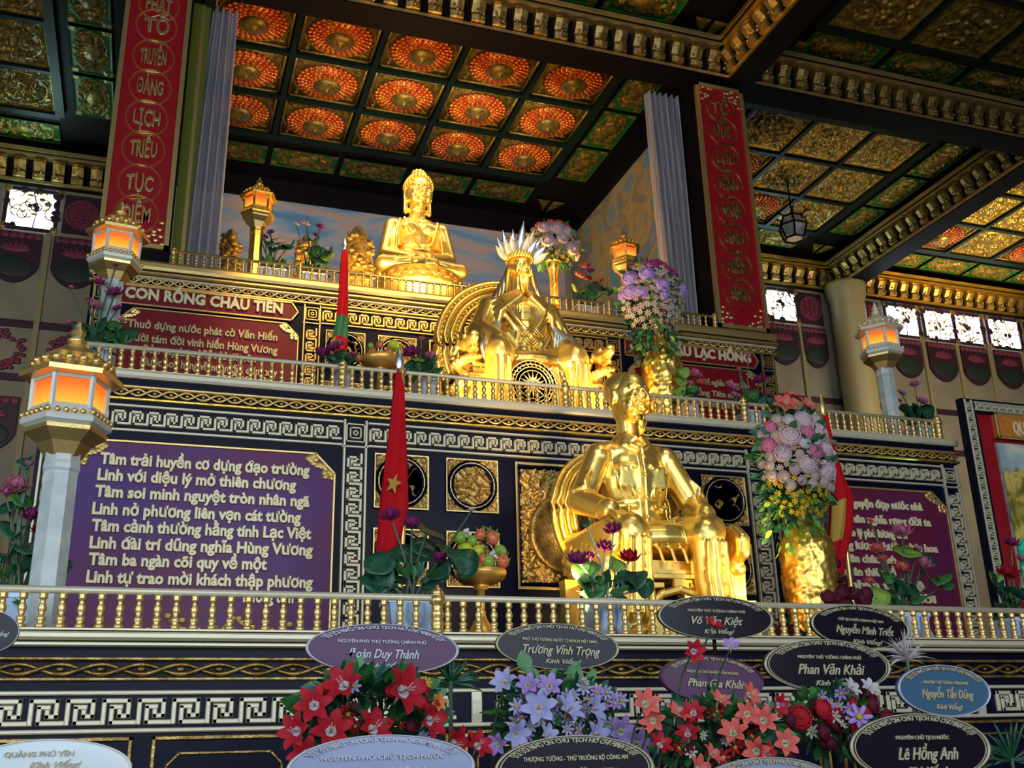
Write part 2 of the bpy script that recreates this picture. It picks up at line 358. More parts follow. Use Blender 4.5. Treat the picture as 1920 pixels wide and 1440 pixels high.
# ---- coffers: plates built facing -Y, hung face down
def lotus_coffer(name, petal):
    b = B(); s = 1.52
    b.box((-s/2, -0.02, -s/2), (s/2, 0.05, s/2), 0)
    for a in range(4):
        k = B(); k.box((-s/2, -0.07, s/2-0.05), (s/2, -0.02, s/2), 1); k.xf(Matrix.Rotation(a*PI/2, 4, 'Y')); b.add(k.v, k.f, 1)
        k = B()
        for _ in range(9):
            t = random.random(); u = random.random()*0.12
            k.ball((-s/2+0.12+t*0.22-u*0.3, -0.03, s/2-0.12-u*0.8-0.05*t), (0.05, 0.03, 0.028), 6, 1)
        k.xf(Matrix.Rotation(a*PI/2, 4, 'Y')); b.add(k.v, k.f, 1)
    def torus(r, t, d, mi):
        n = 40; rings = []
        for i in range(n+1):
            a = 2*PI*i/n; c = Vector((math.cos(a), 0, math.sin(a)))
            rings.append([c*(r-t)+Vector((0, -0.01, 0)), c*r+Vector((0, -d, 0)), c*(r+t)+Vector((0, -0.01, 0))])
        b.ring(rings, False, mi)
    torus(0.71, 0.035, 0.06, 1); torus(0.64, 0.015, 0.045, 1)
    for ri, (r, n, pr) in enumerate(((0.590, 30, 0.060), (0.515, 28, 0.058), (0.440, 25, 0.056), (0.370, 22, 0.050), (0.315, 20, 0.040))):
        dome = 0.06+0.16*(1-(r/0.64)**2)
        for k in range(n):
            a = 2*PI*(k+0.5*(ri % 2))/n
            c = Vector((math.cos(a)*r, -dome, math.sin(a)*r))
            b.ball(c, (pr*0.78, pr*0.75, pr*1.15), 6, 2, rot=Matrix.Rotation(PI/2-a, 3, 'Y') @ Matrix.Rotation(0.45, 3, 'X'))
    n = 24
    b.lathe([(0.60, 0.0), (0.56, 0.09), (0.42, 0.16), (0.24, 0.20)], n, mi=3)
    k0 = len(b.v)-4*n
    b.v = b.v[:k0]+[(x, -z, y) for x, y, z in b.v[k0:]]
    k = B().lathe([(0.29, 0.17), (0.28, 0.215), (0.22, 0.26), (0.14, 0.285), (0.05, 0.295), (0.04, 0.325), (0.005, 0.335)], 20, mi=1)
    b.add([(x, -z, y) for x, y, z in k.v], k.f, 1)
    return b.mesh(name, ['ochre_gold', 'ochre_gold', petal, 'petal_dark'], True)
def dragon_coffer(name, seed):
    s = 1.52
    def fn(x, z):
        r = math.hypot(x, z); e = max(abs(x), abs(z))
        if e > 0.70: return (0.07, 1)
        if 0.60 < r < 0.66: return (0.06, 1)
        if r <= 0.60:
            v = curl(x, z, 3.4, seed); return (0.02+0.09*v, 1) if v > 0.25 else (0.01, 0)
        v = curl(x, z, 5.5, seed+3); return (0.02+0.05*v, 1) if v > 0.15 else (0.015, 2)
    return relief(s, s, 60, 60, fn).mesh(name, ['green_ochre', 'ochre_gold', 'ochre_gold'], True)
def cartouche(name, seed, gold='ochre_gold'):
    w_, h_ = 1.5, 0.80
    def fn(x, z):
        u, v = x/(w_/2), z/(h_/2)
        q = (abs(u*1.22)**2.6+abs(v*1.30)**2.6)
        lob = q+0.07*math.cos(9*math.atan2(v, u))
        if max(abs(u)*1.03, abs(v)*1.06) > 1.0: return (0.03, 2)
        if 0.88 < lob < 1.0: return (0.05, 1)
        if lob < 0.88:
            c = curl(x, z, 4.6, seed); ctr = math.exp(-((x/0.28)**2+(z/0.16)**2))
            c = max(c, ctr*1.1); return (0.01+0.07*c, 1) if c > 0.42 and lob < 0.66 else (0.0, 0)
        if abs(u) > 0.80 and abs(v) > 0.62: return (0.025, 1)
        return (0.0, 0)
    return relief(w_, h_, 60, 32, fn).mesh(name, ['green_paint', gold, 'green_paint'], True)
def tri_plate(name):
    b = B()
    for s_ in (1, -1):
        b.add([(0.04*s_, -0.02, 0.02), (0.40*s_, -0.02, 0.02), (0.04*s_, -0.02, 0.62), (0.12*s_, -0.06, 0.10), (0.28*s_, -0.06, 0.10), (0.12*s_, -0.06, 0.42)],
              [(0, 1, 4, 3), (1, 2, 5, 4), (2, 0, 3, 5), (3, 4, 5)], 0)
    return b.mesh(name, ['ochre_gold'])
ME_lotus = lotus_coffer('coffer_lotus', 'petal_red'); ME_lotus2 = lotus_coffer('coffer_lotus_dark', 'petal_dark')
ME_drag = [dragon_coffer('coffer_dragon', s) for s in (1.3, 4.1, 8.7)]
ME_cart = [cartouche('cartouche', s) for s in (2.2, 6.6)]
ME_tri = tri_plate('corner_plate')
def hang_plate(me, x, y, parent, rz=0.0, name='ceiling_coffer', s=(1, 1)):
    return link(name, me, parent, (x, y, ZC-0.02), (PI/2, 0, rz), (s[0], 1, s[1]))
def bay(name, xs, ys, fn, left=None, right=None, back=None, front=None, tri=(), extent=None):
    """a coffered field: xs, ys = coffer centres; strips of cartouches beside it"""
    x0, x1, y0, y1 = extent
    g = B(); px = xs[1]-xs[0] if len(xs) > 1 else 1.7; py = ys[1]-ys[0] if len(ys) > 1 else 1.7
    z0 = ZC-0.16
    for x in [x-px/2 for x in xs]+[xs[-1]+px/2]:
        e = 0.10 if x in (xs[0]-px/2, xs[-1]+px/2) else 0.055
        g.box((x-e, ys[0]-py/2, z0), (x+e, ys[-1]+py/2, ZC), 0); 
    for y in [y-py/2 for y in ys]+[ys[-1]+py/2]:
        e = 0.10 if y in (ys[0]-py/2, ys[-1]+py/2) else 0.055
        g.box((xs[0]-px/2, y-e, z0+0.001), (xs[-1]+px/2, y+e, ZC), 0)
    root = struct(name, g, ['teal_trim'])
    for i, x in enumerate(xs):
        for j, y in enumerate(ys):
            hang_plate(fn(i, j), x, y, root, s=(px/1.69, py/1.69))
    k = 0
    for yy, rng, rz, sgn in ((back, xs, 0, 1), (front, xs, PI, 1)):
        if yy is None: continue
        for x in rng: hang_plate(ME_cart[k % 2], x, yy, root, rz, 'ceiling_cartouche', (px/1.62, 1.05)); k += 1
    for xx, rz in ((left, -PI/2), (right, PI/2)):
        if xx is None: continue
        for y in ys: hang_plate(ME_cart[k % 2], xx, y, root, rz, 'ceiling_cartouche', (py/1.62, 1.05)); k += 1
    for x, y, rz in tri: hang_plate(ME_tri, x, y, root, rz, 'corner_plate')
    return root
bay('ceiling_alcove', [0.99, 2.71, 4.43, 6.15, 7.87], [17.70, 19.32, 20.94], lambda i, j: ME_lotus, right=9.42, back=22.75, extent=(-.7, 10.3, 16, 24), tri=((9.35, 22.85, PI),))
def side_fn(seed): 
    rnd = random.Random(seed)
    return lambda i, j: ME_lotus2 if (i*2+j*3+seed) % 4 == 0 else ME_drag[rnd.randrange(3)]
bay('ceiling_right_bay', [11.40, 13.10, 14.78, 16.46], [18.12, 19.80, 21.48], lambda i, j: ME_lotus2 if (i, j) == (2, 2) or (i, j) == (1, 1) else ME_drag[(i+j) % 3], right=18.12, back=23.05, extent=(10.86, 18.8, 16, 24), tri=((18.1, 23.0, PI),))
bay('ceiling_far_right_bay', [21.0+1.7*k for k in range(6)], [18.12, 19.80, 21.48], side_fn(2), back=23.15, left=19.85, extent=(19.4, 30, 16, 24))
bay('ceiling_front_right_bay', [13.0+2.05*k for k in range(7)], [10.1, 11.85, 13.6], side_fn(1), back=15.02, extent=(10.9, 30, 8, 15.4), tri=((11.85, 15.05, PI),))
bay('ceiling_front_hall', [1.4+1.72*k for k in range(5)], [10.1, 11.85, 13.3], side_fn(3), back=14.95, right=9.75, extent=(-.7, 10.3, 8, 15.4), tri=((9.85, 15.0, PI),))
bay('ceiling_left_bay', [-7.1, -5.40, -3.70], [14.75, 16.44, 18.12, 19.80, 21.48], side_fn(5), right=-2.12, back=23.25, extent=(-12, -1.3, 13, 24))

# ---- cornices (bracket bands) and beams
def cornice_mesh(name, L, pitch=0.42, mats=('gold_trim', 'gold_dark', 'black_wood')):
    """along +X from 0 to L, face to -Y, z from 0 (bottom) to 0.75"""
    b = B()
    b.box((0, -0.05, 0.0), (L, 0, 0.07), 0); b.box((0, -0.03, 0.07), (L, 0, 0.62), 2)
    b.box((0, -0.26, 0.60), (L, 0, 0.66), 0); b.box((0, -0.32, 0.68), (L, 0, 0.78), 0); b.box((0, -0.29, 0.66), (L, 0, 0.68), 2)
    n = int(L/pitch); off = (L-n*pitch)/2
    for k in range(n):
        x = off+(k+0.5)*pitch; w_ = pitch*0.31
        prof = [(0.0, 0.08), (-0.10, 0.10), (-0.13, 0.20), (-0.09, 0.28), (-0.15, 0.36), (-0.22, 0.46), (-0.18, 0.57), (0.0, 0.60)]
        vs = [(x-w_, p[0], p[1]) for p in prof]+[(x+w_, p[0], p[1]) for p in prof]+[(x, p[0]-0.03, p[1]) for p in prof]
        m_ = len(prof); fs = []
        for i in range(m_-1): fs += [(i, i+1, 2*m_+i+1, 2*m_+i), (2*m_+i, 2*m_+i+1, m_+i+1, m_+i)]
        fs += [tuple(range(m_))[::-1]+(), tuple(m_+i for i in range(m_))]
        b.add(vs, fs, 1)
        for q in range(5):
            b.ball((x+random.uniform(-w_*.7, w_*.7), -0.17+0.012*q, 0.14+q*0.095), (0.035, 0.03, 0.03), 6, 1)
    return b.mesh(name, list(mats))
def cornice(x0, y0, x1, y1, parent, z=ZB+0.03, mats=('gold_trim', 'gold_dark', 'black_wood')):
    L = math.hypot(x1-x0, y1-y0)
    return link('cornice', cornice_mesh('cornice', L, mats=mats), parent, (x0, y0, z), (0, 0, math.atan2(y1-y0, x1-x0)))
bm = struct('beam_front', B().box((-14, 15.45, ZB), (32, 16.0, ZC)).box((-14, 15.40, ZB-0.001), (32, 15.46, ZB+0.03)), 'black_wood')
cornice(-0.9, 15.45, 10.34, 15.45, bm); cornice(10.92, 15.45, 30, 15.45, bm); cornice(-12, 15.45, -1.4, 15.45, bm)
bm = struct('beam_hall_right', B().box((10.34, -2, ZB), (10.90, 15.45, ZC)), 'black_wood')
cornice(10.34, 15.45, 10.34, 2.0, bm, mats=('gold_bright', 'gold_relief', 'black_wood'))
bm = struct('beam_side_bay', B().box((18.78, 16.0, ZB), (19.40, YB, ZC)), 'black_wood')
cornice(18.78, YB, 18.78, 16.0, bm); 
bm = struct('trim_1', B().box((-14, YB-0.12, ZB), (XL+.3, YB, ZC)), 'black_wood'); cornice(-12, YB-0.12, -0.95, YB-0.12, bm)
bm = struct('trim_2', B().box((10.5, YB-0.12, ZB), (32, YB, ZC)), 'black_wood')
cornice(10.6, YB-0.12, 18.78, YB-0.12, bm, mats=('gold_bright', 'gold_relief', 'black_wood'))
cornice(19.4, YB-0.12, 31, YB-0.12, bm, mats=('gold_bright', 'gold_relief', 'black_wood'))
struct('trim_3', B().box((-0.7, YB-0.10, ZC-0.55), (10.3, YB, ZC)).box((10.2, 16.0, ZC-0.5), (10.32, YB, ZC)), 'black_wood')

# ---- back wall fields
def lattice_window(n, x0, x1, z0, z1, rnd):
    b = B(); y = YB-0.04; w_ = x1-x0; h_ = z1-z0
    for a, c in (((x0-.06, y-.04, z0-.06), (x1+.06, y, z0+.02)), ((x0-.06, y-.04, z1-.02), (x1+.06, y, z1+.06)), ((x0-.06, y-.04, z0), (x0+.03, y, z1)), ((x1-.03, y-.04, z0), (x1+.06, y, z1))): b.box(a, c, 0)
    # fretwork: curling stems and leaves cut against the daylight
    for k in range(12):
        px_, pz = x0+rnd.uniform(.12, .88)*w_, z0+rnd.uniform(.15, .9)*h_; a = rnd.uniform(0, 6.28); path = []
        for i in range(8):
            path.append((px_, y-0.06, pz)); a += rnd.uniform(.3, .8); px_ = min(x1-.05, max(x0+.05, px_+math.cos(a)*.07)); pz = min(z1-.05, max(z0+.05, pz+math.sin(a)*.07))
        b.tube(path, 0.018, 5, 1)
    for k in range(14):
        e_ = rnd.choice((0, 1)); q_ = rnd.random(); b.ball((x0+(e_ if k % 2 else q_)*w_, y-0.06, z0+(q_ if k % 2 else (1 if k % 3 else 0))*h_), (rnd.uniform(.06, .13), .02, rnd.uniform(.05, .13)), 8, 0)
    for k in range(5): b.ball((x0+rnd.uniform(.1, .9)*w_, y-0.06, z0+rnd.uniform(.15, .9)*h_), (rnd.uniform(.03, .09), .02, rnd.uniform(.03, .07)), 8, 1)
    cx0, cz0 = (x0+x1)/2+rnd.uniform(-.1, .1), (z0+z1)/2+rnd.uniform(-.05, .1)
    for q in range(5): b.ball((cx0+rnd.uniform(-.12, .12), y-.06, cz0+rnd.uniform(-.10, .10)), (rnd.uniform(.04, .09), .02, rnd.uniform(.04, .09)), 8, 0)
    b.tube([(cx0, y-.06, z0), (cx0+.05, y-.06, cz0), (cx0-.08, y-.06, z1)], .022, 5, 1)
    for cx_ in (x0, x1):
        for cz in (z0, z1): b.ball((cx_, y-0.06, cz), (0.09, .02, 0.09), 8, 1)
    o = struct('window_%d' % n, b, ['banner_dark', 'gold_relief'])
    B().box((x0, y+0.005, z0), (x1, y+0.03, z1)).build('window_pane', 'window_sky', o)
rnd = random.Random(3)
wins = [(-3.93, -2.86), (16.42, 17.50), (20.72, 21.92), (22.14, 23.28), (23.34, 24.40), (24.66, 25.92)]
for i, (a, b_) in enumerate(wins): lattice_window(i+1, a, b_, 13.28, 14.25, rnd)
strips = B()
for x in (-5.55, -4.25, -2.95, -1.65, 14.9, 16.25, 17.55, 20.65, 21.98, 23.28, 24.52, 25.95, 27.3, 28.6):
    strips.box((x-0.06, YB-0.07, 4.0), (x+0.06, YB, 13.25), 0)
struct('trim_4', strips, 'wall_strip')
bnd = B()
for z in (9.62, 10.90): bnd.box((-8, YB-0.03, z-0.09), (XL, YB, z+0.09)); bnd.box((10.8, YB-0.03, z-0.09), (31, YB, z+0.09))
struct('trim_5', bnd, 'banner_dark')
def banner(x, z, wd, label, emblem='banner_pink'):
    t = thing('wall_banner', label, 'banner', (x, YB-0.02, z), 0, 'scalloped banners along the back wall')
    h = wd/2; pts = [(-h, 0), (-h, -0.85)]+[(-h+wd*k/12, -0.85-0.42*math.sin(PI*k/12)**0.7) for k in range(1, 12)]+[(h, -0.85), (h, 0)]
    b = B(); n = len(pts)
    b.add([(p[0], 0, p[1]) for p in pts]+[(p[0], -0.06, p[1]) for p in pts], [tuple(range(n, 2*n))]+[(i, (i+1) % n, n+(i+1) % n, n+i) for i in range(n)])
    b.build('cloth', 'banner_dark', t)
    g = B().ball((0, -0.07, -0.88), (h*0.8, 0.03, 0.26), 14); g.build('fringe', 'banner_green', t)
    e = B()
    for k in range(7):
        a = R(-75+25*k); e.ball((math.sin(a)*0.20, -0.08, -0.48+math.cos(a)*0.09), (0.055, 0.03, 0.15), 8, 0, rot=Matrix.Rotation(a, 3, 'Y'))
    for k in range(6): e.ball((-h+wd*(k+.5)/6, -0.07, -0.09), (wd/11, 0.03, 0.08), 8, 0)
    e.build('lotus_emblem', emblem, t)
    return t
def round_panel(x, label):
    t = thing('emblem_panel', label, 'panel', (x, YB-0.02, 13.78), 0, 'square panels with a round emblem between the windows')
    B().box((-0.42, -0.04, -0.50), (0.42, 0, 0.50)).build('board', 'banner_dark', t)
    e = B(); n = 24
    e.ring([[Vector((math.cos(2*PI*k/n)*r, y, math.sin(2*PI*k/n)*r)) for k in range(n)] for r, y in ((.40, -.04), (.38, -.09), (.33, -.09), (.31, -.05))], True)
    for k in range(5): e.box((-0.20, -0.09, -0.20+k*0.09), (0.20, -0.04, -0.16+k*0.09))
    e.box((-0.02, -0.1, -0.25), (0.02, -0.04, 0.25)); e.build('round_emblem', 'banner_pink', t)
bx = [(-4.9, 'far-left dark scalloped banner with pink lotus on back wall'), (-3.6, 'dark scalloped banner with pink lotus under the left lattice window'), (-2.3, 'dark scalloped banner with pink lotus beside the left red pillar sign'),
      (15.6, 'dark scalloped banner with pink lotus, mostly behind the right red pillar sign'), (16.9, 'dark scalloped banner with red lotus under the lattice window beside right red pillar'), (18.0, 'dark scalloped banner with red lotus left of the cream column'),
      (20.05, 'dark scalloped banner behind the white lamp post on right terrace'), (21.32, 'dark scalloped banner right of the lamp post, under the first window of the row'),
      (22.63, 'dark scalloped banner under the second window right of the lamp post'), (23.9, 'dark scalloped banner under the third window right of the lamp post'),
      (25.24, 'dark scalloped banner under the window nearest the right picture edge'), (26.6, 'dark scalloped banner at the right picture edge')]
for x, l in bx: banner(x, 13.15, 1.05 if x != 18.0 else 0.85, l, 'banner_pink')
banner(-3.6, 9.15, 1.05, 'dark scalloped banner low on the left wall, behind the near lantern')
round_panel(-2.28, 'dark square panel with round emblem between left window and red pillar')
round_panel(17.98, 'dark square panel with round emblem left of the cream column')
round_panel(20.05, 'dark square panel with round emblem just right of the cream column')
round_panel(26.6, 'dark square panel with round emblem at the right picture edge')
for x, l in ((-3.55, 'pink flower wreath rosette at left edge of the beige wall'), (-2.22, 'pink flower wreath rosette beside the left end of altar')):
    b = B(); rn = random.Random(int(x*10))
    for k in range(70):
        a = rn.uniform(0, 6.28); r_ = rn.uniform(.28, .46); b.ball((x+math.cos(a)*r_, YB-0.06, 10.24+math.sin(a)*r_), (.06, .035, .05), 6)
    tag(b.build('wall_rosette', 'banner_pink', None, True), l, 'rosette', 'pink rosettes on the left wall')
col = B().lathe([(0.58, 0), (0.52, 0.4), (0.50, 0.6), (0.50, 13.9), (0.55, 14.0), (0.60, 14.35), (0.60, 14.44)], 28, (18.95, 23.45, 0))
struct('column_side_bay', col, 'column_cream', True)

# ---- pillars carrying the red signs
for x0 in (-1.22, 9.62):
    struct('pillar_altar', B().box((x0, 15.62, D3), (x0+1.06, 16.5, ZC)), 'black_wood')
def sign_ring(cx_, cz, r, b):
    n = 26
    for rr, t in ((r, 0.018),):
        rings = []
        for i in range(n+1):
            a = 2*PI*i/n; c = Vector((math.cos(a), 0, math.sin(a)*1.03)); base = Vector((cx_, 0, cz))
            rings.append([base+c*(rr-t)+Vector((0, -.015, 0)), base+c*rr+Vector((0, -0.05, 0)), base+c*(rr+t)+Vector((0, -.015, 0))])
        b.ring(rings, False, 0)
def pillar_sign(x0, x1, z0, z1, words, zs, label, ring_mat, txt_mat, corners_top):
    t = thing('pillar_sign', label, 'sign', ((x0+x1)/2, 15.60, z0)); xc = (x0+x1)/2; w_ = (x1-x0)/2; H = z1-z0
    B().box((-w_+.05, -0.02, 0.05), (w_-.05, 0.02, H-.05)).build('board', 'red_sign', t)
    f = B()
    for a, c in (((-w_, -.06, 0), (-w_+.075, .02, H)), ((w_-.075, -.06, 0), (w_, .02, H)), ((-w_, -.06, 0), (w_, .02, .075)), ((-w_, -.06, H-.075), (w_, .02, H))): f.box(a, c)
    f.build('sign_frame', 'gold_trim', t)
    rg = B()
    for z in zs: sign_ring(0, z-z0, 0.325, rg)
    for i in range(len(zs)-1):   # the S-shaped link between medallions
        a, c = zs[i]-z0-0.335, zs[i+1]-z0+0.335
        rg.tube([(-0.14, -0.01, a+0.03), (0, -0.015, (a+c)/2), (0.14, -0.01, c-0.03)], 0.015, 5)
    rg.build('medallion_ring', ring_mat, t)
    cn = B(); tops = ((H-0.08, -1),) if corners_top else ()
    for zz_, sg in ((0.08, 1),)+tops:
        for sx_ in (-1, 1):
            for k in range(16):
                u = (k % 4)/4+random.random()*.2; v = (k//4)/4+random.random()*.2
                if u+v > 1.05: continue
                cn.ball((sx_*(w_-.10-u*.34), -0.03, zz_+sg*v*.42), (.045, .02, .035), 6)
    cn.build('corner_ornament', 'gold_trim', t)
    for wd, z in zip(words, zs):
        if wd is None: continue
        z_ = z
        def lens(x, zz, z_=z_):   # letters swell to fill the circle
            u = np.clip((x-xc)/0.27, -1, 1); hgt = np.sqrt(np.maximum(0.12, 1-u*u*0.8)); return x, z_+(zz-z_)*hgt
        lt = put_text(wd, xc-0.21, xc+0.21, z-0.16, 0.32, 0, txt_mat, t, bold=0.03, warp=lens, depth=0.03)
        lt.location = (-xc, -0.02, -z0)
    return t
zl = [float(at(x, y, 15.6).z) for x, y in ((310, -38), (297, 10), (291, 50), (287, 108), (280, 164), (274, 222), (268, 280), (260, 344), (254, 402))]
pillar_sign(-1.235, -0.185, 9.10, 14.38, ['PHẬT', 'TỔ', 'TRUYỀN', 'ĐĂNG', 'LỊCH', 'TRIỀU', 'TỤC', 'DIỆM'], zl[1:], 'tall red pillar sign on the left with gold words in rings', 'gold_trim', 'gold_trim', True)
zr = [float(at(x, y, 15.6).z) for x, y in ((1352, 205), (1358, 248), (1361, 298), (1367, 347), (1373, 397), (1378, 447), (1385, 501), (1391, 553))]
pillar_sign(9.60, 10.70, 8.90, 14.30, ['TỔ', 'ĐỨC', 'LƯU', 'HÌNH', 'NHÂN', 'LINH', 'HIỂN', 'SINH'], zr, 'tall red pillar sign on the right with dim gold rings', 'gold_dark', 'gold_dark', True)

# ---- curtains, hanging from the beam beside the pillars
def curtain(x0t, x1t, x0b, x1b, y, zt, zb, label, folds=5, ph=0.0):
    b = B(); nx, nz = folds*10, 24; vs = []
    for s_ in (0, 0.02):
        for j in range(nz+1):
            t = j/nz
            for i in range(nx+1):
                u = i/nx; a = (1-t)**0.6
                x = (x0t+(x1t-x0t)*u)*(1-t)+(x0b+(x1b-x0b)*u)*t
                yy = y+math.sin(u*folds*2*PI+ph+0.7*math.sin(t*3+u*4))*(0.09+0.04*t)+s_
                vs.append((x, yy, zt+(zb-zt)*t))
    fs = []; N = (nx+1)*(nz+1)
    for j in range(nz):
        for i in range(nx):
            q = (j*(nx+1)+i, j*(nx+1)+i+1, (j+1)*(nx+1)+i+1, (j+1)*(nx+1)+i)
            fs.append(q); fs.append(tuple(k+N for k in q)[::-1])
    b.add(vs, fs)
    return tag(b.build('curtain', 'curtain', None, True), label, 'curtain')
curtain(0.18, 0.62, -0.02, 0.60, 16.3, ZB, D3+0.02, 'sheer lilac curtain hanging beside the left red pillar sign', 4)
curtain(8.86, 9.62, 8.98, 9.60, 16.3, ZB, D3+0.02, 'sheer lilac curtain hanging beside the right red pillar sign', 6, 1.0)
struct('trim_6', B().box((-0.15, 16.25, D3), (0.0, 16.32, ZB), 0).box((0.0, 16.25, D3), (0.06, 16.35, ZB), 1).box((0.06, 16.3, D3), (0.15, 16.34, ZB), 0), ['olive_paint', 'gold_trim'])
struct('trim_7', B().box((9.72, 16.3, D3), (9.98, 16.38, ZB), 0).box((9.98, 16.3, D3), (10.06, 16.42, ZB), 1), ['olive_paint', 'black_wood'])

# hanging black wooden lantern under the right bay ceiling
t = thing('hanging_lantern', 'black wooden lantern hanging under the right coffered ceiling', 'lantern', (14.9, 20.1, 13.75))
b = B()
for z, r_ in ((0, .26), (.35, .38), (.62, .26)):
    for k in range(6):
        a, c = 2*PI*k/6, 2*PI*(k+1)/6; b.tube([(math.cos(a)*r_, math.sin(a)*r_, z), (math.cos(c)*r_, math.sin(c)*r_, z)], .03, 5)
for k in range(6):
    a = 2*PI*k/6; b.tube([(math.cos(a)*.26, math.sin(a)*.26, 0), (math.cos(a)*.38, math.sin(a)*.38, .35), (math.cos(a)*.26, math.sin(a)*.26, .62), (math.cos(a)*.44, math.sin(a)*.44, .72)], .025, 5)
b.build('lantern_frame', 'black_wood', t)
B().lathe([(.22, .02), (.33, .35), (.22, .60)], 6).build('lantern_pane', 'curtain', t)
B().tube([(0, 0, .6), (0, 0, ZC-13.75)], .02, 6).build('chain', 'black_wood', t)
# ================================================================ the altar
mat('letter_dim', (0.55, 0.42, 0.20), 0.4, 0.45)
def zz(z, Y, p): return EYE+(z-EYE)*(Y-p)/Y      # same sight line, standing p in front of the wall

def meander(name, L, H, pitch, parent, mats, x0, z0, Y, depth=0.035, border=True, vertical=False, th=0.195):
    b = B(); n = max(1, round(L/pitch)); p = L/n; s = min(p, H*0.78) if border else H
    zo = (H-s)/2 if border else 0; t = s*th
    if border:
        b.bar((0, H-0.018), (L, H-0.018), 0.03, depth); b.bar((0, 0.018), (L, 0.018), 0.03, depth)
    for k in range(n):
        ox = k*p; g = p*0.96
        def P(u, v): return (ox+p*0.06+u*g*0.9, zo+t*0.6+v*(s-t*1.2))
        for a, c in (((0, 0), (0, 1)), ((0, 1), (.80, 1)), ((.80, 1), (.80, .30)), ((.80, .30), (.52, .30)), ((.52, .30), (.52, .52)),
                     ((.26, .68), (.26, 0)), ((.26, 0), (1.02, 0)), ((.26, .72), (.54, .72))):
            b.bar(P(*a), P(*c), t*0.92, depth)
    o = b.build(name, mats, parent)
    if vertical: o.location = (x0+H, Y, z0); o.rotation_euler = (0, -PI/2, 0)
    else: o.location = (x0, Y, z0)
    return o
def square_key(parent, x, z, s, Y, m_):
    b = B()
    for r_ in (0.46, 0.27, 0.10):
        e = s*r_
        for a, c in (((-e, -e), (e, -e)), ((e, -e), (e, e)), ((e, e), (-e, e)), ((-e, e), (-e, -e))): b.bar(a, c, s*0.085, 0.035)
    b.build('square_key', m_, parent, loc=(x, Y, z))
def guilloche(parent, x0, x1, z0, z1, Y, m_, pitch=0.30):
    b = B(); L = x1-x0; n = max(1, round(L/pitch)); zc = (z0+z1)/2; A = (z1-z0)/2*0.78; seg = 8
    for ph in (0, PI):
        path = []; 
        for i in range(n*seg+1):
            a = PI*2*i/seg/2+ph; path.append((x0+L*i/(n*seg), Y-0.025-0.012*math.cos(a), zc+A*math.sin(a)))
        b.tube(path, (z1-z0)*0.17, 5)
    for k in range(n): b.ball((x0+(k+.5)*L/n, Y-0.02, zc), (pitch*.13, 0.02, A*.45), 6)
    b.build('guilloche_band', m_, parent, True)
def strip(parent, x0, x1, z0, z1, Y, p, m_, name='molding'):
    b = B(); h = z1-z0
    rings = [[(x, Y, z0), (x, Y-p*0.75, z0), (x, Y-p, z0+h*.3), (x, Y-p, z0+h*.75), (x, Y-p*.8, z1), (x, Y, z1)] for x in (x0-p*.6, x1+p*.6)]
    b.ring(rings, True); return b.build(name, m_, parent)
def panel_outline(w_, h_, c):
    """rectangle with scooped corners"""
    pts = []
    for sx_, sz_, order in ((1, -1, 0), (1, 1, 1), (-1, 1, 0), (-1, -1, 1)):
        arc = [(sx_*(w_/2-c*(1-math.sin(a))), sz_*(h_/2-c*(1-math.cos(a)))) for a in np.linspace(0, PI/2, 5)]
        arc = [(sx_*(w_/2-c+c*math.sin(a)*1.0), sz_*(h_/2-c*math.sin(PI/2-a)*0)) for a in ()] or [(sx_*(w_/2-c*t), sz_*(h_/2-c*(1-t))) for t in (0, .25, .4, .6, .75, 1)]
        pts += arc if (sx_*sz_ < 0) == False and False else (arc[::-1] if order == 0 else arc)
    return pts
def inscription(parent, x0, x1, z0, z1, Y, m_, c=0.22):
    w_, h_ = x1-x0, z1-z0
    pts = [(w_/2-c, -h_/2), (w_/2, -h_/2+c), (w_/2, h_/2-c), (w_/2-c, h_/2), (-w_/2+c, h_/2), (-w_/2, h_/2-c), (-w_/2, -h_/2+c), (-w_/2+c, -h_/2)]
    b = B(); n = len(pts)
    b.add([(p[0], 0, p[1]) for p in pts]+[(p[0], -0.03, p[1]) for p in pts], [tuple(range(n, 2*n))]+[(i, (i+1) % n, n+(i+1) % n, n+i) for i in range(n)])
    o = b.build('inscription_panel', m_, parent, loc=((x0+x1)/2, Y, (z0+z1)/2))
    e = B()
    for i in range(n): e.bar(pts[i], pts[(i+1) % n], 0.028, 0.02, 0, -0.03)
    e.build('gold_edging', 'gold_trim', o)
    for sx_ in (-1, 1):
        for sz_ in (-1, 1):
            k = B(); rn = random.Random(4)
            for q in range(22):
                t = rn.random(); u = rn.uniform(-1, 1)
                k.ball((sx_*(w_/2-c*1.25*t-0.02-u*.03), -0.04, sz_*(h_/2-c*1.25*(1-t)-0.02-u*.03)), (.042, .02, .030), 6)
            k.build('corner_ornament', 'gold_trim', o)
    return o
def medallion(parent, x, z, s, Y, style, seed):
    def fn(px_, pz):
        r = math.hypot(px_, pz)/(s/2); e = max(abs(px_), abs(pz))/(s/2)
        if e > 0.93: return (0.045, 0)
        if 0.80 < r < 0.88: return (0.055, 0)
        if .75 < r < .94: return (0.0, 2)
        if r >= 0.94: v = curl(px_, pz, 11, seed+2); return (0.015+0.03*v, 1)
        if style == 'dragon': v = curl(px_, pz, 6.5, seed); return (0.01+0.06*v, 1)
        v = curl(px_, pz, 5.0, seed); q = noise.noise(Vector((px_*4+seed, pz*4, 1)))
        return (0.01+0.05*v, 1) if v > 0.25 and q > -0.10 else (0.0, 2)
    return relief(s, s, 72, 72, fn).build('medallion_panel', ['gold_trim', 'gold_relief', 'lacquer_blue'], parent, True, loc=(x, Y, z))

